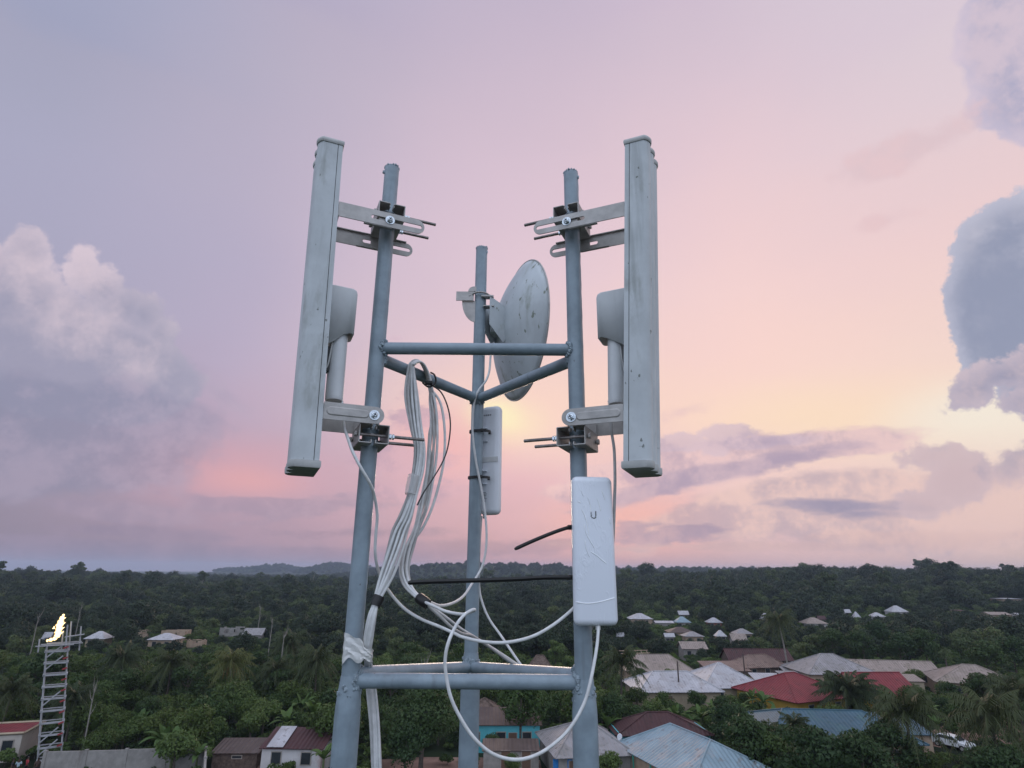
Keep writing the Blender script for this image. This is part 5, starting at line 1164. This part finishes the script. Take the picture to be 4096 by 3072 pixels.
for sx, sy, zc, k, s_ in ((2960,2905,0,4,.8),(3050,2965,0,0,.8),(3150,2995,0,4,.75),(3250,3030,0,0,.65),(3330,3060,0,4,.8),(3430,3035,0,2,.75),(3510,3000,0,0,.7),(3570,3010,0,4,.9),(3680,3060,0,0,.8),(3010,2990,0,4,.95),(3110,3035,0,0,1.),(3240,3050,0,4,1.),(3450,3060,0,4,.9),(3960,3110,0,4,.8),(4070,3110,0,4,.8),
    (3650,2800,0,0,.8),(3700,2800,0,2,.8),(3600,2865,0,3,.7),(3770,2835,0,4,.5),(3850,2810,0,0,.6),(3940,2770,0,4,.9),(4050,2770,0,4,.9),(2600,2845,0,0,.5),(2700,2860,0,4,.5),(2900,2840,0,4,.6),(2970,2800,0,0,.5),(2540,2880,0,4,.6),(2840,2870,0,0,.6),(2900,2900,0,4,.8),(2440,2850,0,4,.8),(2380,2800,0,0,.9),(3950,2640,0,4,1.2),(4050,2620,0,4,1.2),(3600,2600,0,4,1.2),(3450,2590,0,4,1.2),(3700,2590,0,4,1.3),(3500,2550,0,4,1.3),(3330,2570,0,4,1.1)):
    s_ *= .86; p_ = Zp(sx, sy, (6.6, 7.6, 5.6, 4.8, 8.2)[k]*s_*.62); q = near[k] if k not in used else copy_tree(near[k]); used.add(k); cnt += 1
    place(q, p_.x, p_.y, s_, None, None, 'leafy green tree in the dense growth between the houses', 'leafy trees right of the mast'); FOOT.append((p_.x, p_.y, .4))
def poisson(y0, y1, dens, mind, seed, az=(-46, 46)):
    R_ = random.Random(seed); out = []; cell = {}; tries = int(dens)
    for _ in range(tries):
        y = math.sqrt(R_.uniform(y0*y0, y1*y1)); a_ = math.radians(R_.uniform(*az)); x = y*math.tan(a_)
        k = (int(x//mind), int(y//mind))
        if any((x-q[0])**2+(y-q[1])**2 < mind*mind for i in (-1, 0, 1) for j in (-1, 0, 1) for q in cell.get((k[0]+i, k[1]+j), ())): continue
        cell.setdefault(k, []).append((x, y)); out.append((x, y))
    return out
for x, y in sorted(poisson(66, 160, 6000, 4.6, 5), key=lambda q: q[1]):
    if cnt >= 295: break
    k = random.choice((0, 0, 1, 2, 2, 3, 4, 1, 3, 2)); s_ = random.uniform(.65, 1.1)
    if y < 95: s_ *= .85
    dims = ((3.4, 6.6), (3.2, 7.6), (3.2, 5.6), (2.6, 4.8), (3.9, 8.2))[k]
    for f_ in (1, .8, .62, .48, 0):
        if clear(x, y, dims[0]*s_*f_, dims[1]*s_*f_): break
    s_ *= f_
    if s_ < .2: continue
    q = near[k] if k not in used else copy_tree(near[k]); used.add(k); cnt += 1
    place(q, x, y, s_, None, None, 'leafy green tree in the dense growth between the houses' if x > 0 else 'leafy green tree in the dense growth left of the mast', 'leafy trees right of the mast' if x > 0 else 'leafy trees left of the mast'); FOOT.append((x, y, .4))
for k in range(5):
    if k not in used: place(near[k], -20-6*k, 130, 1, 0, None, 'leafy green tree in the dense growth left of the mast', 'leafy trees left of the mast')
bc = 0; ub = set()
for x, y in sorted(poisson(70, 120, 2500, 2.6, 9), key=lambda q: q[1]):
    if bc >= 230: break
    k = random.randrange(3); s_ = random.uniform(.5, 1.1)
    if not clear(x, y, 1.7*s_, 2.2*s_): continue
    q = bush[k] if k not in ub else copy_tree(bush[k]); ub.add(k); bc += 1; place(q, x, y, s_, None, None, 'low leafy bush filling the gaps between the trees left of the mast' if x < 0 else 'low leafy bush filling the gaps between the houses right of the mast', 'low bushes left of the mast' if x < 0 else 'low bushes right of the mast')
# skyline trees one can tell apart
sky_t = [(620,1262,1243,430,4,'broad rounded dark tree crown standing at the skyline left'),(335,1258,1236,400,4,'rounded dark tree near the skyline above the white hip roof'),(440,1250,1233,480,3,'tall thin topped tree at the left skyline'),(0,1226,1208,420,3,'tall tree top at the left edge above the skyline'),(700,1262,1240,600,2,'dark tree crown right of the broad rounded one'),(1395,1222,1214,600,0,'tree sticking up from the skyline right of the radio'),(1735,1222,1214,620,2,'round topped tree on the right skyline'),(1985,1214,1206,640,1,'uneven tree top on the right skyline'),(1055,1240,1228,700,1,'dark tree behind the back leg at the skyline')]
for i, (vx, vc, vt, Y, k, lb) in enumerate(sky_t):
    q = forest[k] if k not in [s_[4] for s_ in sky_t[:i]] else copy_tree(forest[k]); top = P(vx*V2, vt*V2, Y); g = gz(top.x, Y); hh_ = (13, 15, 12, 17, 15)[k]; s_ = max(.6, min(1.6, (top.z-g)/hh_)); place(q, top.x, Y, s_*(1.0), i, top.z-hh_*s_, lb, 'separate trees on the skyline')
# stuff ---------------------------------------------------------------
def stuff(name, label, protos, pts):
    me = bpy.data.meshes.new(name); me.from_pydata([p_[:3] for p_ in pts], [], [])
    for nm_, ty, ix in (('scl', 'FLOAT', 3), ('rot', 'FLOAT', 4), ('idx', 'INT', 5)):
        a_ = me.attributes.new(nm_, ty, 'POINT'); a_.data.foreach_set('value', [p_[ix] for p_ in pts])
    o = bpy.data.objects.new(name, me); COL.objects.link(o); tag(o, label, kind='stuff')
    g = bpy.data.node_groups.new(name, 'GeometryNodeTree'); g.interface.new_socket('Geometry', in_out='INPUT', socket_type='NodeSocketGeometry'); g.interface.new_socket('Geometry', in_out='OUTPUT', socket_type='NodeSocketGeometry')
    gi = g.nodes.new('NodeGroupInput'); go = g.nodes.new('NodeGroupOutput'); jn = g.nodes.new('GeometryNodeJoinGeometry')
    for p_ in protos:
        oi = g.nodes.new('GeometryNodeObjectInfo'); oi.transform_space = 'ORIGINAL'; oi.inputs['Object'].default_value = p_; oi.inputs['As Instance'].default_value = True
        g.links.new(oi.outputs['Geometry'], jn.inputs[0])
    ip = g.nodes.new('GeometryNodeInstanceOnPoints'); ip.inputs['Pick Instance'].default_value = True
    def na(n_, t_): q = g.nodes.new('GeometryNodeInputNamedAttribute'); q.data_type = t_; q.inputs['Name'].default_value = n_; return [s_ for s_ in q.outputs if s_.enabled and s_.name == 'Attribute'][0]
    g.links.new(gi.outputs[0], ip.inputs['Points']); g.links.new(jn.outputs[0], ip.inputs['Instance']); g.links.new(na('idx', 'INT'), ip.inputs['Instance Index'])
    cx_ = g.nodes.new('ShaderNodeCombineXYZ'); g.links.new(na('rot', 'FLOAT'), cx_.inputs[2]); g.links.new(cx_.outputs[0], ip.inputs['Rotation']); g.links.new(na('scl', 'FLOAT'), ip.inputs['Scale'])
    g.links.new(ip.outputs[0], go.inputs[0]); md = o.modifiers.new('scatter', 'NODES'); md.node_group = g
    return o
crown = lambda t: [c for c in t.children if c.name.startswith('crown')][0]
def inroad(x, y):
    px, py, d = proj((x, y, 0)); return (3690 < px < 4300 and 2870 < py < 2985) or (1480 < px < 2180 and py > 3030) or (850 < px < 1060 and py > 3030)
pts_ = []
for x, y in poisson(62, 420, 60000, 2.2, 21, (-48, 48)):
    if y > 150 and random.random() < sst(150, 420, y)*.75: continue
    s_ = random.uniform(.45, 1.05)*(1 if y > 80 else .8)*(1+sst(140, 300, y)*.9)
    if inroad(x, y) : continue
    for f_ in (1, .6, 0):
        if clear(x, y, 1.2*s_*f_, 2.0*s_*f_): break
    if not f_: continue
    s_ *= f_
    pts_.append((x, y, gz(x, y), s_, random.uniform(0, 6.28), random.randrange(3)))
stuff('undergrowth', 'tangled low green growth covering the ground between trees and houses', [crown(b) for b in bush], pts_)
pts_ = []
def addf(y0, y1, dens, mind, seed, smin, smax_, wid):
    for x, y in poisson(y0, y1, dens, mind, seed, (-wid, wid)):
        s_ = random.uniform(smin, smax_)*(random.uniform(1.15, 1.45) if random.random() < .10 else 1); k = random.choice((0, 0, 0, 2, 4, 1, 3, 4)) if 300 < y < 850 else random.choice((0, 2, 4, 0, 0, 2))
        R_, Hh = ((5.6, 13), (5.2, 15), (5., 12), (4.6, 17), (7., 15))[k]
        if y < 300: s_ *= .72
        if x < 0: s_ *= .86
        if y < 520:
            for f_ in (1, .7, .5, .36, 0):
                if clear(x, y, R_*s_*f_, (Hh-2.5)*s_*f_): break
            if not f_: continue
            s_ *= f_
        pts_.append((x, y, gz(x, y)-(2.5 if y < 800 else 6.2)*s_, s_, random.uniform(0, 6.28), k))
addf(150, 420, 16000, 4.9, 31, .5, .95, 46)
addf(420, 850, 20000, 8.0, 32, .6, 1.1, 45)
addf(850, 1700, 26000, 13, 33, .65, 1.15, 44)
for x, y in poisson(1700, 3300, 90000, 12.5, 34, (-43, 43)):
    z_ = gz(x, y)
    if z_ > 9: pts_.append((x, y, z_-7, random.uniform(.9, 1.5), random.uniform(0, 6.28), random.choice((0, 0, 2, 0, 2, 1))))
stuff('forest', 'dense dark forest stretching to the hazy hills at the horizon', [crown(f) for f in forest], pts_)
print('individual trees', cnt, 'bushes', bc, 'forest pts', len(pts_))
# ================================================================== HAZE
m = MB(); m.box((0, 0, 36), (11800, 11800, 82)); hz_ = m.build('haze', bpy.data.materials.new('haze_air'), None, False)
hm = hz_.data.materials[0]; hm.use_nodes = True; nt = hm.node_tree; nt.nodes.clear(); pv = nt.nodes.new('ShaderNodeVolumePrincipled'); pv.inputs['Color'].default_value = (.62, .74, .95, 1); pv.inputs['Density'].default_value = .00016; pv.inputs['Anisotropy'].default_value = 0
ho = nt.nodes.new('ShaderNodeOutputMaterial'); nt.links.new(pv.outputs[0], ho.inputs['Volume']); tag(hz_, 'thin blue evening haze over the far hills', kind='stuff')
